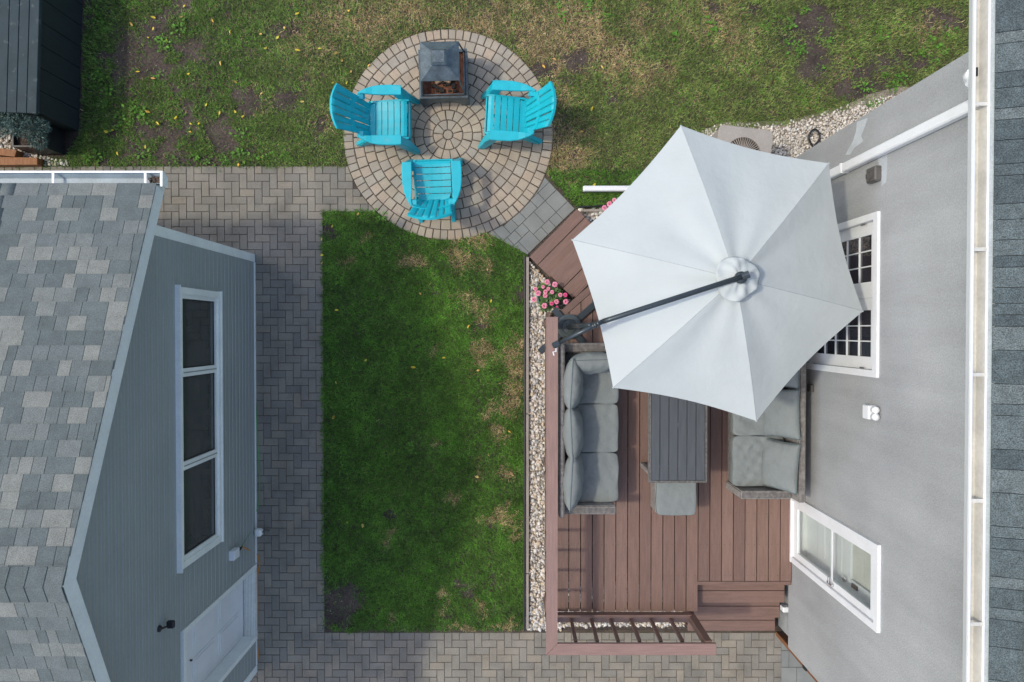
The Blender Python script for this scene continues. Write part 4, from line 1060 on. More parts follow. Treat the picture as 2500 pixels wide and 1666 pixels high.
for k in range(4):
    Mx = Matrix.Rotation(k*math.pi/2, 4, 'Z'); b.add([Mx @ Vector(v) for v in ((-i0,-i0,TZ_-.035),(i0,-i0,TZ_-.035),(i1,-i1,.14),(-i1,-i1,.14))], [(0,1,2,3)])
o = b.build('bowl_side', K['rust'], fpit); o.modifiers.new('t', 'SOLIDIFY').thickness = .006
for k, (x, y, an, ln) in enumerate(((-.05,-.02,.5,.17),(.02,-.03,-.4,.16),(-.03,.03,1.2,.15),(.05,.06,.1,.17))):
    lg = MB(); lg.box(-ln/2, ln/2, -.03, .03, 0, .045, .012); lg.xf(Matrix.Translation((x, y, .142+.03*k)) @ Matrix.Rotation(an, 4, 'Z') @ Matrix.Rotation(.15, 4, 'X'))
    tag(lg.build('log', K['log'], fpit))
b = MB(); rr = random.Random(2)
for k in range(40):
    x, y = rr.uniform(-.15,.15), rr.uniform(-.18,.15); s_ = rr.uniform(.01,.03); b.box(x-s_, x+s_, y-s_, y+s_*.7, .136, .138+s_)
o = b.build('charcoal', K['soot'], fpit); o['kind'] = 'stuff'
rw = .248; RZ_ = .74
for sx in (-1, 1):
    for sy in (-1, 1): MB().tube([(sx*.285, sy*.285, TZ_), (sx*(rw-.01), sy*(rw-.01), RZ_)], .011, 6).build('screen_post', K['fire_black'], fpit)
for k in range(4):
    Mx = Matrix.Rotation(k*math.pi/2, 4, 'Z'); MB().box(-.27, .27, -.29, -.276, TZ_+.001, TZ_+.02).xf(Mx).build('screen_rail', K['fire_black'], fpit)
    a, c = rw, .085; z0, z1 = RZ_, .845
    hd = MB(); hd.add([Mx @ Vector(v) for v in ((-a,-a,z0),(a,-a,z0),(c,-c,z1),(-c,-c,z1),(-a,-a,z0-.012),(a,-a,z0-.012),(c,-c,z1-.012),(-c,-c,z1-.012))], [(0,1,2,3),(4,5,6,7),(0,1,5,4),(1,2,6,5),(2,3,7,6),(3,0,4,7)]); hd.build('hood_panel', K['fire_black'], fpit)
plate('chimney', -.075, .075, -.075, .075, .84, .875)
cp = MB(); cp.add([(-.10,-.10,.876),(.10,-.10,.876),(.10,.10,.876),(-.10,.10,.876),(-.072,-.072,.905),(.072,-.072,.905),(.072,.072,.905),(-.072,.072,.905)], [(0,1,2,3),(4,5,6,7),(0,1,5,4),(1,2,6,5),(2,3,7,6),(3,0,4,7)]); cp.build('chimney_cap', K['fire_black'], fpit)
for x in (-.05, .05):
    for y in (-.05, .05): MB().lathe([(.006,0),(.005,.004)], (x, y, .905), 8).build('screw', K['chrome'], fpit)

# ------------------------------------------------------------------ air conditioner
az = .78; c1 = P(1757, 303, az); c2 = P(1890, 320, az); ang = math.atan2(c2.y-c1.y, c2.x-c1.x); aw = (c2-c1).length
cen = (c1+c2)/2 + Vector((math.sin(ang), -math.cos(ang), 0))*aw/2
ac = thing('air_conditioner', 'beige air conditioner with round fan grille beside the house, partly under the umbrella', 'air conditioner', (cen.x, cen.y, 0), ang, local=True)
h = aw/2
rd = lambda r_, hh: [(s1*(hh-r_)+r_*math.cos(q), s2*(hh-r_)+r_*math.sin(q)) for s1, s2, q0 in ((1,1,0),(-1,1,math.pi/2),(-1,-1,math.pi),(1,-1,1.5*math.pi)) for q in [q0+k*math.pi/8 for k in range(5)]]
MB().prism(rd(.05, h-.012), .06, az-.06).build('cabinet', K['ac'], ac)
MB().prism(rd(.06, h+.04), .0, .058).build('pad', K['concrete'], ac)
gr = h*.64; outer = []; inner = []
for k in range(64):
    q = 2*math.pi*k/64; cq_, sq_ = math.cos(q), math.sin(q); r_ = h/((abs(cq_)**14+abs(sq_)**14)**(1/14)); outer.append((cq_*r_, sq_*r_)); inner.append((gr*cq_, gr*sq_))
n = 64
tp = MB(); tp.add([(*p, az-.059) for p in outer] + [(*p, az-.006) for p in outer] + [(p[0]*.985, p[1]*.985, az) for p in outer] + [(*p, az) for p in inner] + [(*p, az-.05) for p in inner],
    [(r_*n+i, r_*n+(i+1) % n, (r_+1)*n+(i+1) % n, (r_+1)*n+i) for r_ in range(4) for i in range(n)]); tp.build('top_cover', K['ac'], ac)
MB().lathe([(gr-.002,0),(gr-.002,.006)], (0,0,az-.055), 40).build('fan_well', K['ac_dark'], ac)
MB().lathe([(.085,0),(.085,.012),(.06,.016),(.01,.018)], (0,0,az-.012), 24).build('grille_hub', K['ac'], ac)
rb = MB()
for k in range(44):
    an = 2*math.pi*k/44; q = MB().box(.083, gr, -.0045, .0045, -.012, -.002); rb.add([Matrix.Translation((0,0,az)) @ Matrix.Rotation(an, 4, 'Z') @ v for v in q.v], q.f)
rb.build('grille_ribs', K['ac_rib'], ac)
for k in range(4): an = k*math.pi/2+.4; MB().lathe([(.012,0),(.010,.006)], (.05*math.cos(an), .05*math.sin(an), az+.006), 10).build('screw', K['chrome'] if k == 1 else K['ac_dark'], ac)
# hose loop
pts = []; lc = P(1987, 338, .05)
for k in range(21):
    q = 2*math.pi*k/20; x = .075*math.sin(q); y = .115*math.cos(q); x *= (1 if y > -.02 else 1+ (y+.02)*7); pts.append((lc.x+x, lc.y+y, .055+.02*math.cos(q)))
tag(MB().tube(pts, .014, 8, False).build('hose_loop', K['black'], smooth=True), 'black hose loop standing out of the white stones', 'hose')

# ------------------------------------------------------------------ edging
xw0, xw1 = P(1284.5, 900, .05).x, P(1291, 900, .05).x
for a, b in ((P(0,628,.05).y, P(0,1010,.05).y-.0), (P(0,1012,.05).y, P(0,1400,.05).y), (P(0,1402,.05).y, P(0,1536,.05).y)):
    o = board('edging_board', [(xw0, b), (xw1, b), (xw1, a), (xw0, a)], .055, None, K['old_wood'], None, .08)
    tag(o, {0: 'weathered edging board beside the gravel strip, length nearest the angled steps', 1: 'weathered edging board beside the gravel strip, middle length', 2: 'short weathered edging board beside the gravel strip, length nearest the lower path'}[[0,1,2][len([q for q in bpy.data.objects if q.name.startswith('edging_board')])-1]], 'edging', 'edging boards of the gravel strip')
tag(MB().tube([(xw0-.022, P(0,628).y, .05), (xw0-.020, -1.2, .05), (xw0-.026, P(0,1536).y, .05)], .013, 8).build('plastic_edging', K['black']), 'long black plastic lawn edging beside the weathered boards', 'edging')
a, b = P(1412, 506, .05), P(1476, 503, .05)
tag(MB().tube([a, b, P(1560, 470, .05)], .013, 8).build('plastic_edging', K['black']), 'short black plastic edging above the angled steps', 'edging')
pe = P(1436, 512, .05); o = board('edging_board', [(pe.x-.1, pe.y-.03), (pe.x+.5, pe.y-.02), (pe.x+.5, pe.y+.012), (pe.x-.1, pe.y+.0)], .05, None, K['old_wood'], Vector((1,0)), .07); tag(o, 'weathered edging board by the second flower pot above the angled steps', 'edging')

# ------------------------------------------------------------------ stones
ICO = bmesh.new(); bmesh.ops.create_icosphere(ICO, subdivisions=1, radius=1); iv = np.array([v.co[:] for v in ICO.verts]); ifc = np.array([[v.index for v in f.verts] for f in ICO.faces])
bmesh.ops.subdivide_edges(ICO, edges=ICO.edges, cuts=0); ICO.free()
def inpoly(x, y, poly):
    r_ = np.zeros(x.shape, bool); n = len(poly)
    for i in range(n):
        x1, y1 = poly[i]; x2, y2 = poly[(i+1) % n]
        c = ((y1 > y) != (y2 > y)); xi = (x2-x1)*(y-y1)/((y2-y1) if y2 != y1 else 1e-9)+x1
        r_ ^= c & (x < xi)
    return r_
def pxpoly(l): return [tuple(P(u, v).xy) for u, v in l]
def stones(name, poly, size, pal, label, fade=None, seed=1, smin=.55, smax=1.5, layers=1.5):
    rg = np.random.default_rng(seed); xs = [p[0] for p in poly]; ys = [p[1] for p in poly]
    A_ = (max(xs)-min(xs))*(max(ys)-min(ys)); n = int(A_/(size*size*1.9)*layers)
    # dart throwing on a jittered grid
    st_ = size*1.12; gx, gy = np.meshgrid(np.arange(min(xs), max(xs), st_), np.arange(min(ys), max(ys), st_)); X = gx.ravel()+rg.uniform(-.42,.42,gx.size)*st_; Y = gy.ravel()+rg.uniform(-.42,.42,gx.size)*st_
    Z = rg.uniform(0, .02, X.size)
    X2 = rg.uniform(min(xs), max(xs), int(X.size*.9)); Y2 = rg.uniform(min(ys), max(ys), X2.size)
    X = np.concatenate([X, X2]); Y = np.concatenate([Y, Y2]); Z = np.concatenate([Z, rg.uniform(-.012, .004, X2.size)])
    k = inpoly(X, Y, poly)
    if fade is not None: k &= rg.random(X.size) < fade(X, Y)
    X, Y, Z = X[k], Y[k], Z[k]; n = X.size
    S = size*.62*np.clip(rg.lognormal(0, .34, n), smin, smax); an = rg.uniform(0, 6.28, n)
    V = iv[None]*(1+rg.uniform(-.16, .16, (n, len(iv), 1))); V = V*np.stack([S*rg.uniform(.9,1.35,n), S*rg.uniform(.65,.95,n), S*rg.uniform(.4,.62,n)], 1)[:, None]
    ca, sa = np.cos(an)[:, None], np.sin(an)[:, None]; V = np.stack([V[..., 0]*ca-V[..., 1]*sa, V[..., 0]*sa+V[..., 1]*ca, V[..., 2]], 2)
    V += np.stack([X, Y, Z], 1)[:, None]
    F = ifc[None]+(np.arange(n)*len(iv))[:, None, None]
    bed = MB(); bed.add([(p[0], p[1], -.004) for p in poly], [tuple(range(len(poly)))]); tag(bed.build('gravel_bed', K['fines']), kind='structure')
    pal = np.array(pal); c = pal[rg.integers(0, len(pal), n)]*rg.uniform(.8, 1.15, (n, 1))
    o = big_mesh(name, V.reshape(-1, 3), F.reshape(-1, 3), np.repeat(c, len(iv), 0), K['stone'], True)
    return tag(o, label, 'gravel', kind='stuff')
palA = [(c[0], c[1]*.98, c[2]*.93) for c in [(.66,.61,.55),(.70,.67,.63),(.60,.53,.45),(.72,.70,.68),(.64,.57,.50),(.32,.32,.32),(.70,.64,.57),(.56,.44,.33),(.68,.67,.66),(.42,.41,.40),(.62,.52,.38),(.67,.60,.57),(.72,.68,.62),(.66,.62,.6)]]
palB = [(.66,.59,.50),(.70,.64,.56),(.60,.53,.44),(.72,.67,.60),(.58,.51,.42)]
stones('gravel', pxpoly([(1292,640),(1340,690),(1400,740),(1372,790),(1372,1538),(1292,1538)]), .033, palA, 'multicoloured river gravel strip between lawn edging and deck', seed=2, smax=1.9)
stones('gravel', [(.50,-4.14),(2.42,-4.14),(2.42,-3.5),(.50,-3.5)], .034, palA, 'multicoloured gravel under the front railing of the deck', seed=3)
stones('gravel', pxpoly([(1412,512),(1480,508),(1600,470),(1640,640),(1500,640)]), .045, palA, 'river gravel bed beside the second flower pot', seed=4)
gv = pxpoly([(1700,330),(1760,298),(1920,296),(2061,258),(2130,228),(2200,210),(2260,215),(2300,420),(1893,420),(1893,640),(1680,640)])
def fadeB(X, Y):
    yb = np.interp(X, [P(1760,303).x, P(1920,300).x, P(2061,262).x, P(2200,220).x], [P(0,303).y, P(0,300).y, P(0,262).y, P(0,220).y]); return np.clip((yb-Y)/.16+.12, 0, 1)
stones('gravel', gv, .026, palB, 'cream limestone chips around the air conditioner', fadeB, seed=5)
stones('gravel', pxpoly([(-60,300),(32,310),(36,355),(60,372),(170,395),(170,404),(-60,404)]), .03, palA, 'pale gravel beside the cedar timbers', seed=6)

# ------------------------------------------------------------------ grass
def vnoise(x, y, s, seed):
    rg = np.random.default_rng(seed); G = rg.random((256, 256)); X = x*s; Y = y*s; xi = np.floor(X).astype(int); yi = np.floor(Y).astype(int); fx = X-xi; fy = Y-yi
    fx = fx*fx*(3-2*fx); fy = fy*fy*(3-2*fy); g = lambda a, b: G[a % 256, b % 256]
    return (g(xi,yi)*(1-fx)+g(xi+1,yi)*fx)*(1-fy)+(g(xi,yi+1)*(1-fx)+g(xi+1,yi+1)*fx)*fy
dry = [(900,60,70,50,.7),(1000,30,70,25,.5),(1080,35,70,25,.5),(1200,60,60,40,.6),(1330,100,60,60,.8),(1390,60,55,45,.8),(1440,110,50,50,.8),(1370,250,35,25,.6),(1500,150,50,40,.7),(1580,190,50,35,.6),(1352,360,35,50,1.3),(1420,350,25,45,.8),(1375,400,35,25,1.2),(1560,60,45,35,.4),(1760,70,55,45,.5),(1800,95,45,25,.5),(2280,60,50,25,.6),(820,290,35,25,.5),(750,110,60,60,.45),(800,50,60,40,.5),(640,250,30,30,.3),
 (998,632,27,18,1.3),(1138,638,24,18,1.2),(1175,590,22,26,.9),(1120,612,36,18,.55),(1182,658,15,11,.9),(1175,862,17,24,1.4),(1120,720,22,26,.6),(1155,742,22,17,.8),(1168,772,20,28,.7),(1250,880,25,45,1.),(1255,950,22,34,1.),(1213,1000,22,13,.8),(1237,1008,13,13,.9),(1225,1055,22,14,1.1),(1247,1070,22,13,.9),(1236,1150,18,18,.8),(1175,1160,16,18,.7),(1105,1207,18,12,.8),(1215,1258,33,13,1.),(1252,1278,13,13,.9),(1252,1306,10,10,1.2),(960,1308,14,10,1.4),(1070,1077,17,9,.9),(841,643,11,12,1.),(903,583,20,9,.9),(1142,1531,28,9,1.2),(1168,1480,18,11,.6),(1080,1452,12,16,.8),(955,1497,13,9,.8),(1072,1490,13,9,.8),(1062,855,18,10,.55),(1230,1524,36,8,.7)]
bare = [(380,80,50,40,1.),(310,140,30,55,1.1),(460,125,35,25,1.1),(515,155,35,20,.6),(365,170,36,26,1.1),(330,205,22,40,.8),(455,210,26,18,.7),(500,215,25,22,.7),(405,318,60,24,1.4),(480,260,30,50,.35),(352,312,28,18,.9),(552,352,26,26,1.1),(610,362,22,18,.9),(430,388,70,12,1.),(700,245,26,22,.8),(555,32,20,16,.9),(575,230,22,18,.5),(1318,175,22,28,1.2),(1412,145,22,22,.9),(1370,197,18,10,.8),(1545,118,16,10,.7),(1608,140,14,14,.9),(1498,232,18,11,.8),(1370,310,30,40,.4),(1395,380,14,18,.6),(1975,60,50,35,1.4),(1985,140,34,55,1.4),(1925,110,25,25,.9),(1960,195,14,22,1.1),(2112,165,25,30,1.),(2160,150,34,30,.9),(2085,222,45,14,1.3),(2140,205,45,14,1.2),(2225,150,55,14,1.1),(2300,45,55,24,1.),(1850,30,22,22,.6),(1748,30,18,18,.8),(790,300,20,20,.5),(880,55,14,12,.8),(620,130,16,14,.5),
 (825,1480,34,46,2.),(1130,1442,16,26,1.2),(1216,1420,16,10,1.),(1187,1275,14,10,.9),(808,575,10,15,1.2),(968,592,12,7,.8),(962,1252,12,6,1.),(1092,1497,18,9,.9),(1267,722,16,24,1.1),(1160,790,14,14,.9),(1062,712,13,11,.8),(850,1278,8,7,1.),(1240,1165,8,10,.7),(1205,1365,10,20,.7),(1062,635,8,10,.7),(1090,1075,8,7,.8),(800,1535,20,6,1.2)]
def field(x, y, L):
    z_ = np.zeros_like(x)
    for u, v, ru, rv, s in L:
        c = P(u, v); k = H/FPX; z_ = np.maximum(z_, s*np.exp(-(((x-c.x)/(ru*k*1.15))**2+((y-c.y)/(rv*k*1.15))**2)))
    return z_
gbound = [(1893,414),(1893,300),(1920,300),(2061,262),(2130,232),(2200,218),(2210,200),(2900,200)]
polyA = pxpoly([(-150,-330),(2950,-330),(2950,200),(2200,214),(2130,236),(2061,268),(1920,306),(1760,312),(1700,345),(1600,425),(1480,505),(1408,508),(1334,427),(1330,420),(845,408),(-150,408)])
polyB = pxpoly([(786,516),(905,514),(960,540),(1195,571),(1289,622),(1282,632),(1280,1536),(1200,1540),(786,1540)])
shedp = pxpoly([(-200,-330),(225,-330),(208,40),(199,318),(160,385),(-200,400)])
def blades():
    outs = []; cols = []; pos = []
    for poly, dens in ((polyA, 7800), (polyB, 10500)):
        xs = [p[0] for p in poly]; ys = [p[1] for p in poly]
        n = int((max(xs)-min(xs))*(max(ys)-min(ys))*dens); x = rng.uniform(min(xs), max(xs), n); y = rng.uniform(min(ys), max(ys), n)
        k = inpoly(x+(vnoise(x, y, 20, 31)-.5)*.045, y+(vnoise(x, y, 20, 32)-.5)*.045, poly) & ~inpoly(x, y, shedp) & ((x-CC.x)**2+(y-CC.y)**2 > (CR+.0)**2)
        x, y = x[k], y[k]; pos.append((x, y))
    x = np.concatenate([p[0] for p in pos]); y = np.concatenate([p[1] for p in pos])
    jx = (vnoise(x, y, 5, 21)-.5)*.22+(vnoise(x, y, 14, 22)-.5)*.12; jy = (vnoise(x, y, 5, 23)-.5)*.22+(vnoise(x, y, 14, 24)-.5)*.12
    d = field(x+jx, y+jy, dry); b = field(x+jx, y+jy, bare); up = (y > YT-.05).astype(float)
    n1 = vnoise(x, y, 2.2, 1); n2 = vnoise(x, y, 6, 2); n3 = vnoise(x, y, 15, 3); nz = .45*n1+.33*n2+.22*n3
    leftish = np.clip((-1.9-x)/2.2, 0, 1)*up
    bb = b + up*np.clip((nz-.56)*3.6, 0, .8)*(.4+1.0*leftish) + (n3-.5)*.4*np.clip(b*2, 0, 1)
    keep = rng.random(x.size) > np.clip(bb*1.25-.12, 0, .96)
    x, y, d, bb, up, n1, n2, n3, leftish = [q[keep] for q in (x, y, d, bb, up, n1, n2, n3, leftish)]
    N = x.size
    band = up*np.clip((y-3.2)/1.0, 0, 1)*np.clip(1-np.abs(x-.3)/3.2, 0, 1)
    straw = np.clip(d*(1.2-.05*up) + band*.32*(n2+.2) + (n3-.5)*.5*(d > .15) + up*(1-leftish)*np.clip((n2*.6+n1*.4-.5)*1.3, 0, .3) - .08, 0, .80)
    isd = rng.random(N) < straw
    isd |= rng.random(N) < .008+.05*up
    L_ = rng.uniform(.036, .075, N)*(1-.15*isd)*(1+.35*(n1-.5)+1.1*np.clip(n3-.58, 0, 1)); an = rng.uniform(0, 6.283, N)+ (n2-.5)*2; lean = rng.uniform(.55, 1.35, N); lean[isd] = rng.uniform(1.0, 1.5, isd.sum())
    wd = rng.uniform(.0036, .0072, N)*(1-.15*isd)
    dirx, diry = np.cos(an), np.sin(an); px_, py_ = -diry, dirx
    z0 = np.full(N, -.014); hx = np.sin(lean*.6)*L_*.5; hz = np.cos(lean*.6)*L_*.5; tx = hx+np.sin(lean)*L_*.5; tz = hz+np.cos(lean)*L_*.5*.8
    def pt_(d_, h_, s): return np.stack([x+dirx*d_+px_*s, y+diry*d_+py_*s, z0+h_], 1)
    V = np.stack([pt_(0*x, 0*x, -wd/2), pt_(0*x, 0*x, wd/2), pt_(hx, hz, wd/2), pt_(hx, hz, -wd/2), pt_(tx, tz, 0*x)], 1).reshape(-1, 3)
    I = (np.arange(N)*5)[:, None]
    F = np.concatenate([I+np.array([[0,1,2]]), I+np.array([[0,2,3]]), I+np.array([[3,2,4]])], 0)
    g1 = np.array([.070,.155,.024]); g2 = np.array([.115,.240,.035]); g3 = np.array([.235,.255,.085]); lus = np.array([.10,.28,.022])
    f = np.clip(n1*.9+rng.normal(0, .18, N), 0, 1)[:, None]; col = g1*(1-f)+g2*f
    ol = (np.clip(up*(1-.7*leftish)*.95, 0, 1)*rng.random(N))[:, None]; col = col*(1-ol)+g3*ol
    lu = (rng.random(N) < np.clip((n2-.62)*3, 0, .5))[:, None]; col = np.where(lu, col*.5+lus*.5, col)
    s1 = np.array([.37,.28,.14]); s2 = np.array([.46,.35,.185]); s3 = np.array([.32,.205,.09]); q = rng.random(N)[:, None]; sc_ = np.where(q < .4, s1, np.where(q < .7, s2, s3))
    n4 = vnoise(x, y, 34, 8); col = np.where(isd[:, None], sc_, col)*rng.uniform(.55, 1.55, (N, 1))*(.6+.8*n4[:, None])*(.72+.28*n2+.30*vnoise(x, y, 9, 41))[:, None]
    # broad leaved weeds
    wl_ = []
    clus = [(255,60),(240,40),(250,190),(260,225),(300,290),(265,260),(330,270),(350,285),(240,380),(345,378),(430,390),(480,385),(500,395),(550,395),(590,375),(640,385),(665,380),(590,330),(215,390),(440,65),(400,105),(385,185),(700,380),
            (2000,50),(1965,25),(1930,60),(2020,100),(1950,120),(1860,70),(1920,105),(2160,185),(2250,130),(2270,100),(2290,120),(2310,90),(2330,75),(2280,150),(2200,190),(2110,215),(2180,215),(2120,255),(2140,252),(1740,60),(1480,40),(1430,15),(1370,35),(1650,90),(2150,90),(2000,170),
            (845,1000),(840,1140),(850,1340),(1005,1090),(830,690),(930,530)]
    rg = np.random.default_rng(44)
    for u, v in clus:
        c = P(u, v)
        big = rg.uniform(.6, 1.25)
        for k in range(int(rg.integers(14, 34))):
            a = rg.uniform(0, 6.28); r_ = abs(rg.normal(0, .055))*big; l = rg.uniform(.022, .055)*big; ww = l*rg.uniform(.22,.36); cx, cy = c.x+r_*np.cos(a), c.y+r_*np.sin(a); a2 = a+rg.normal(0, .5); dx, dy = np.cos(a2), np.sin(a2); h = rg.uniform(.0, .045)
            b0 = np.array([cx, cy, h]); tp_ = np.array([cx+dx*l, cy+dy*l, h+rg.uniform(.0,.015)]); md = (b0+tp_)/2+np.array([0,0,.008]); sd_ = np.array([-dy, dx, 0])*ww
            wl_.append((b0, md+sd_, tp_, md-sd_))
    n5 = len(V); W = np.array(wl_).reshape(-1, 3); J = (np.arange(len(wl_))*4+n5)[:, None]
    F2 = np.concatenate([J+np.array([[0,1,2]]), J+np.array([[0,2,3]])], 0)
    wc = np.array([.10,.235,.03])*rg.uniform(.65, 1.35, (len(wl_), 1))
    return np.concatenate([V, W]), np.concatenate([F, F2]), np.concatenate([np.repeat(col, 5, 0), np.repeat(wc, 4, 0)])
V, F, C = blades()
tag(big_mesh('grass', V, F, C, K['blade']), 'patchy lawn grass with straw, clover and bare spots', 'grass', kind='stuff')
# pale crumbs and pebbles on bare soil
n = 900; x = rng.uniform(-6, 6, n*6); y = rng.uniform(-4.3, 5, n*6); k = (inpoly(x, y, polyA) | inpoly(x, y, polyB)) & ((x-CC.x)**2+(y-CC.y)**2 > (CR+.05)**2) & (field(x, y, bare) > .35)
x, y = x[k][:n], y[k][:n]; n = x.size; S = rng.uniform(.004, .012, n)
V = iv[None]*S[:, None, None]*np.array([1, .8, .5]) + np.stack([x, y, np.full(n, -.01)], 1)[:, None]; F = ifc[None]+(np.arange(n)*len(iv))[:, None, None]
tag(big_mesh('pebbles', V.reshape(-1,3), F.reshape(-1,3), np.repeat(np.array([[.35,.30,.25]])*rng.uniform(.4,1.4,(n,1)), len(iv), 0), K['stone']), 'small pale pebbles on the bare soil patches', 'pebbles', kind='stuff')

# ------------------------------------------------------------------ fallen leaves
lm = []
for k in range(4):
    rr = random.Random(k); L_ = .055; w_ = .011+.003*k; vs = []; fs = []
    for i in range(7):
        t_ = i/6; ww = w_*math.sin(math.pi*min(1, t_*1.02))**.8; y = (t_-.5)*L_*2*.62; z_ = .012*math.sin(t_*3+k)+.004; bx_ = .006*math.sin(2.5*t_+k)
        vs += [(bx_-ww, y, z_+.006), (bx_, y, z_), (bx_+ww, y, z_+.005)]
    for i in range(6): fs += [(i*3, i*3+1, i*3+4, i*3+3), (i*3+1, i*3+2, i*3+5, i*3+4)]
    lm.append(mesh('fallen_leaf', vs, fs, True))
L1 = [(912,55),(885,146),(645,150),(645,247),(455,208),(758,355),(515,617),(945,632),(647,672),(1568,297),(1710,322),(1885,432),(1610,415),(2212,455),(2262,518),(2185,710),(2305,712),(1352,703),(1575,803),(1922,872),(1098,900),(1037,1060),(685,1062),(240,1132),(298,1120),(583,1260),(343,1320),(1575,1350),(1375,1415),(1345,960),(1215,970),(970,1065),(2320,92),(1880,118),(1770,240),(1158,180),(605,325),(1228,545),(1415,1000),(965,1135),(600,955),(840,1010),(1310,275),(2075,420)]
L2 = [(100,137),(300,42),(20,240),(20,362),(20,425),(135,790),(360,1182),(730,1237),(130,1360),(1343,722),(1165,920),(1238,1262),(787,665),(970,1165),(1312,478)]
L3 = [(1255,200),(1040,497),(285,820),(90,105),(185,800)]
pts = [(190+a/3.512, b/3.512) for a, b in L1] + [(780+a/3.2, 510+b/3.2) for a, b in L2] + [(780+a/2.7036, 980+b/2.7036) for a, b in L3] + [(1445.8,266),(1420,322),(1353,147),(1327,162),(1470,164.5),(1450,452),(857,175),(900,160)]
for u, v in pts:
    p = P(u, v, .025); s_ = random.uniform(.6, 1.05)
    o = place('fallen_leaf', random.choice(lm), K['leaf'], None, (p.x, p.y, .022), (random.uniform(-.3,.3), random.uniform(-.3,.3), random.uniform(0, 6.28))); o.scale = (s_, s_, s_)
    where = 'at the edge of the path beside the lower lawn' if u < 800 and v > 520 else 'in the lower lawn between path and deck' if v > 500 else 'in the grass right of the fire circle' if u > 1300 else 'in the patchy grass near the dark shed' if u < 400 else 'in the grass left of the fire circle'
    tag(o, 'small yellow fallen leaf '+where, 'leaf', 'yellow leaves '+where)

# ------------------------------------------------------------------ potted roses
def roses(loc, blooms, label, seed, rad=.215):
    rr = np.random.default_rng(seed); t = thing('potted_rose', label, 'plant', loc)
    lx, ly = loc[0], loc[1]
    MB().lathe([(.10,0),(.145,.26),(.155,.27),(.155,.29),(.138,.29),(.13,.25)], (lx, ly, .01), 28).build('pot', K['pot'], t, smooth=False)
    MB().lathe([(.13,0),(.13,.004)], (lx, ly, .262), 20).build('potting_soil', K['soil'], t)
    st_ = MB()
    for k in range(9): a = k*.7; st_.tube([(lx, ly, .26), (lx+.06*math.cos(a), ly+.06*math.sin(a), .38), (lx+.13*math.cos(a), ly+.13*math.sin(a), .5)], .004, 5)
    st_.build('stems', K['leafgreen'] if False else K['bark'], t)
    n = 1000; a = rr.uniform(0, 6.28, n); r_ = rad*np.sqrt(rr.random(n))*(.85+.25*np.sin(3*a+seed)); z_ = .52-.9*r_**2*3+rr.uniform(-.09, .03, n)
    V = []; C_ = []
    for i in range(n):
        c = np.array([lx+r_[i]*np.cos(a[i]), ly+r_[i]*np.sin(a[i]), z_[i]]); q = rr.uniform(0, 6.28); l = rr.uniform(.014, .026); d = np.array([np.cos(q), np.sin(q), rr.uniform(-.5,.5)])*l; s_ = np.array([-np.sin(q), np.cos(q), rr.uniform(-.3,.3)])*l*.5
        V += [c-d, c+s_, c+d, c-s_]; g_ = rr.random(); C_ += [np.array([.06,.13,.03])*(.5+1.0*g_)+np.array([.05,.05,0])*(g_ > .85)]*4
    F = np.arange(n*4).reshape(-1, 4); o = big_mesh('foliage', np.array(V)-np.array(loc), F, np.array(C_), K['leafgreen']); o.parent = t
    o['kind'] = 'stuff'
    for i, (bx_, by_, s_, dark) in enumerate(blooms):
        V = []; F = []; C_ = []; zc = .545 + .02*rr.random()
        base = np.array([.72,.05,.22]) if dark else np.array([.80,.24,.36])
        for ring, (m_, rr_, tilt, br) in enumerate(((7, 1., .3, 1.05), (6, .72, .75, .95), (4, .42, 1.2, .8))):
            for k in range(m_):
                q = 2*math.pi*k/m_+ring*.5+rr.random()*.3; w_ = rr_*s_*.62; out = rr_*s_; zz = ring*s_*.22
                d = np.array([math.cos(q), math.sin(q), 0]); p_ = np.array([-math.sin(q), math.cos(q), 0]); c = np.array([bx_, by_, zc])
                i0 = len(V); V += [c+d*out*.1+[0,0,zz*.3], c+d*out*.6+p_*w_*.8+[0,0,zz+s_*.1], c+d*out+p_*w_*.45+[0,0,zz+s_*.25*tilt], c+d*out-p_*w_*.45+[0,0,zz+s_*.25*tilt], c+d*out*.6-p_*w_*.8+[0,0,zz+s_*.1]]
                F.append((i0, i0+1, i0+2, i0+3, i0+4)); cc = base*br*rr.uniform(.85, 1.15)+(.1*rr.random()); C_ += [cc*.7, cc, cc*1.05, cc*1.05, cc]
        o = big_mesh('blossom', np.array(V)-np.array([bx_, by_, zc]), np.array(F), np.clip(np.array(C_), 0, .9), K['petal']); o.location = Vector((bx_, by_, zc))-Vector(loc); o.parent = t
bl = []
for x, y, s_, dk_ in ((330,300,.034,0),(412,327,.036,0),(287,352,.024,0),(343,372,.024,0),(382,408,.026,0),(205,375,.026,0),(235,420,.036,0),(310,445,.03,0),(312,405,.028,0),(470,438,.028,0),(523,437,.028,1),(190,487,.034,0),(300,553,.036,0),(380,530,.026,1),(430,510,.032,0),(528,510,.034,0),(435,568,.018,1)):
    p = P(1260+x/4.356, 620+y/4.356, .55); bl.append((p.x, p.y, s_, dk_))
c = P(1341, 724, .5); roses((c.x, c.y, 0), bl, 'pink flowering rose in a green pot between gravel strip and angled steps', 1, .19)
bl = [(*P(u, v, .55).xy, s_, 0) for u, v, s_ in ((1475.7,508,.034),(1488,499,.036),(1500,490,.03),(1515,500,.034),(1530,520,.03))]
c = P(1512, 514, .5); roses((c.x, c.y, 0), bl, 'pink flowering rose mostly hidden under the umbrella edge', 2, .17)

# ------------------------------------------------------------------ shed, planter, conifer, timbers at the upper left
gc = P(200, 316); lz = .88
sh = thing('storage_shed', 'dark storage shed with a grey plank lid at the upper left corner', 'shed', (gc.x-.8, gc.y+1.2, 0), R(-2.2), local=True)
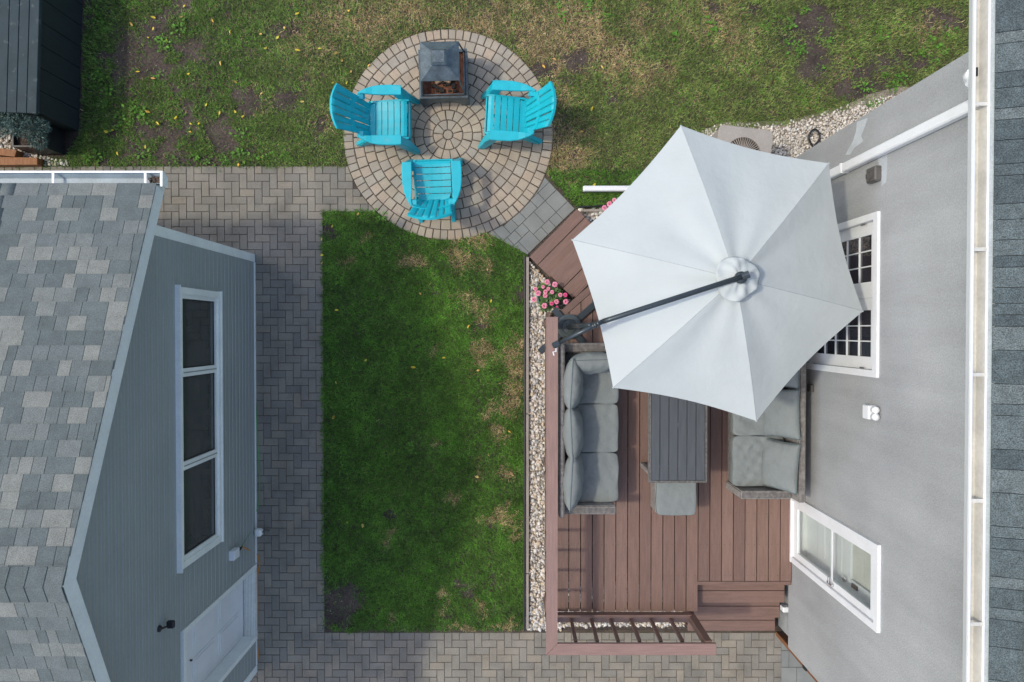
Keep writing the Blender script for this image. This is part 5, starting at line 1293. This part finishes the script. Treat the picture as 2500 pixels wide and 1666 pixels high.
# local frame: lower right wall corner at (.8,-1.2)
W_, D_ = 1.7, 2.6; x1, y0 = .8, -1.2; x0, y1 = x1-W_, y0+D_
n = 9
for k in range(n):
    a = y0+D_*k/n; MB().box(x1-.03, x1, a+.003, a+D_/n-.003, 0, lz-.06, .004).build('wall_board', K['shed'], sh)
for k in range(6):
    a = x0+(W_-.032)*k/6; MB().box(a+.003, a+(W_-.032)/6-.003, y0, y0+.03, 0, lz-.06, .004).build('wall_board', K['shed'], sh)
MB().box(x0+.01, x1-.035, y0+.035, y1-.01, .02, lz-.08).build('shed_body', K['shed'], sh)
ov = .03; m_ = 14; pw = (W_+2*ov)/m_
for k in range(m_):
    a = x1+ov-pw*(k+1); MB().box(a+.003, a+pw-.003, y0-ov, y1+ov, lz-.058+.0*k, lz, .005).build('lid_board', K['lid'], sh)
# planter
pc1 = P(154, 377.5); pz = .42; tl, tr, br = P(34, 358, pz), P(106.5, 359, pz), P(106.5, 290, pz)
x0, x1, y0, y1 = tr.x-.42, tr.x, tr.y, tr.y+.40
pl = thing('planter_box', 'square black planter box below the dark shed', 'planter', ((x0+x1)/2, (y0+y1)/2, 0))
for a in ((x0, x1, y0, y0+.02), (x0, x1, y1-.02, y1), (x0, x0+.02, y0+.021, y1-.021), (x1-.02, x1, y0+.021, y1-.021)): MB().box(*a, 0, pz).build('side', K['planter'], pl)
MB().box(x0+.021, x1-.021, y0+.021, y1-.021, .02, pz-.07).build('potting_soil', K['soil'], pl)
cj = P(52, 310, .75); cj = Vector((cj.x, cj.y, 0))
jn = thing('conifer_shrub', 'blue green juniper shrub growing in the black planter', 'shrub', ((x0+x1)/2, (y0+y1)/2, pz-.07))
MB().tube([((x0+x1)/2, (y0+y1)/2, pz-.07), (cj.x+.05, cj.y, .6), (cj.x, cj.y, .85)], [.02,.014,.006], 7).build('stem', K['bark'], jn)
rr = np.random.default_rng(9); V = []; C_ = []
lobes = [(cj.x-.5, cj.y+.25, .72, .2), (cj.x-.28, cj.y+.02, .7, .14), (cj.x+.12, cj.y-.02, .72, .17), (cj.x-.15, cj.y+.09, .74, .18), (cj.x+.0, cj.y+.03, .80, .17), (cj.x+.14, cj.y-.14, .64, .12), (cj.x-.35, cj.y+.18, .70, .15), (cj.x+.19, cj.y+.03, .66, .1)]
for i in range(5200):
    lx, ly, lz_, lr = lobes[rr.integers(0, len(lobes))]; d = rr.normal(0, 1, 3); d /= np.linalg.norm(d); r_ = lr*rr.uniform(.35, 1.0)**.6; c = np.array([lx, ly, lz_])+d*r_*np.array([1,1,.75])
    e = d+rr.normal(0, .5, 3); e /= np.linalg.norm(e); l = rr.uniform(.022, .05); s_ = np.cross(e, rr.normal(0,1,3)); s_ /= np.linalg.norm(s_)+1e-6
    V += [c-s_*.005, c+s_*.005, c+e*l]; k = rr.uniform(.6, 1.4); C_ += [np.array([.10,.165,.145])*k]*3
o = big_mesh('foliage', np.array(V)-np.array(jn.location), np.arange(len(V)).reshape(-1,3), np.array(C_), K['leafgreen']); o.parent = jn; o['kind'] = 'stuff'
# cedar timbers
e1_ = P(92, 392, .12); t = tag(board('cedar_beam', [(-8.2, e1_.y-.075), (e1_.x, e1_.y-.06), (e1_.x, e1_.y+.035), (-8.2, e1_.y+.06)], .13, None, K['cedar'], Vector((1,0)), .13), 'cedar timber lying along the path edge', 'timber')
e2_ = P(30, 365, .2)
tag(board('cedar_beam', [(-8.2, e2_.y+.08), (e2_.x, e2_.y-.09), (e2_.x+.03, e2_.y-.0), (-8.2, e2_.y+.17)], .16, None, K['cedar'], Vector((1,-.12)), .15), 'cedar timber behind the one at the path edge', 'timber')

# ------------------------------------------------------------------ fittings on the garage wall
p = PX(572, 1353, GX+.05)
t = thing('outlet_box', 'white outlet box with black plug on the garage wall', 'outlet', (GX, p.y, p.z))
MB().box(GX+.014, GX+.085, p.y-.06, p.y+.06, p.z-.085, p.z+.085, .005).build('cover', K['white'], t)
MB().tube([(GX+.05, p.y+.01, p.z-.085), (GX+.07, p.y+.025, p.z-.15), (GX+.075, p.y+.035, p.z-.19)], [.022,.018,.008], 8).build('plug', K['black'], t)
pl0 = Vector((GX+.075, p.y+.035, p.z-.19))
p = PX(618, 1308, GX+.06)
t = thing('ground_light', 'small grey junction fitting at the foot of the garage wall', 'fitting', (GX+.06, p.y, .05))
MB().box(GX+.03, GX+.13, p.y-.05, p.y+.05, .03, .13, .02).build('body', K['trim'], t)
MB().tube([(GX+.12, p.y, .08), (GX+.17, p.y+.02, .05), (GX+.2, p.y, .01)], .012, 6).build('spout', K['box_grey'], t)
pts = [pl0] + [P(u, v, z_) for u, v, z_ in ((618,1349,.02),(630,1356,.012),(634,1375,.012),(628,1410,.012),(629,1480,.012),(627,1560,.012),(631,1600,.012),(625,1634,.012))]
tag(MB().tube(pts, .0075, 6).build('extension_cord', K['orange'], smooth=True), 'orange extension cord running along the garage door foot', 'cord')
pts = [pl0+Vector((0,.01,.02))] + [P(u, v, z_) for u, v, z_ in ((616,1295,.12),(622,1260,.02),(632,1230,.012),(634,1180,.012),(631,1110,.012),(627,1040,.012),(624,980,.012),(622,900,.012))]
tag(MB().tube(pts, .006, 6).build('extension_cord', K['green_cord'], smooth=True), 'green cord running along the foot of the garage wall', 'cord')
p = PX(406, 1527, GX+.05)
t = thing('security_camera', 'small black security camera on the garage wall above the door', 'camera', (GX, p.y, p.z))
MB().lathe([(.035,0),(.03,.02),(.012,.03)], (0,0,0), 14).xf(Matrix.Translation((GX+.014, p.y, p.z+.08)) @ Matrix.Rotation(R(90), 4, 'Y')).build('mount', K['black'], t)
MB().tube([(GX+.04, p.y, p.z+.08), (GX+.07, p.y, p.z+.03)], .011, 8).build('arm', K['black'], t)
MB().box(GX+.045, GX+.125, p.y-.04, p.y+.04, p.z-.045, p.z+.0, .012).build('body', K['black'], t)
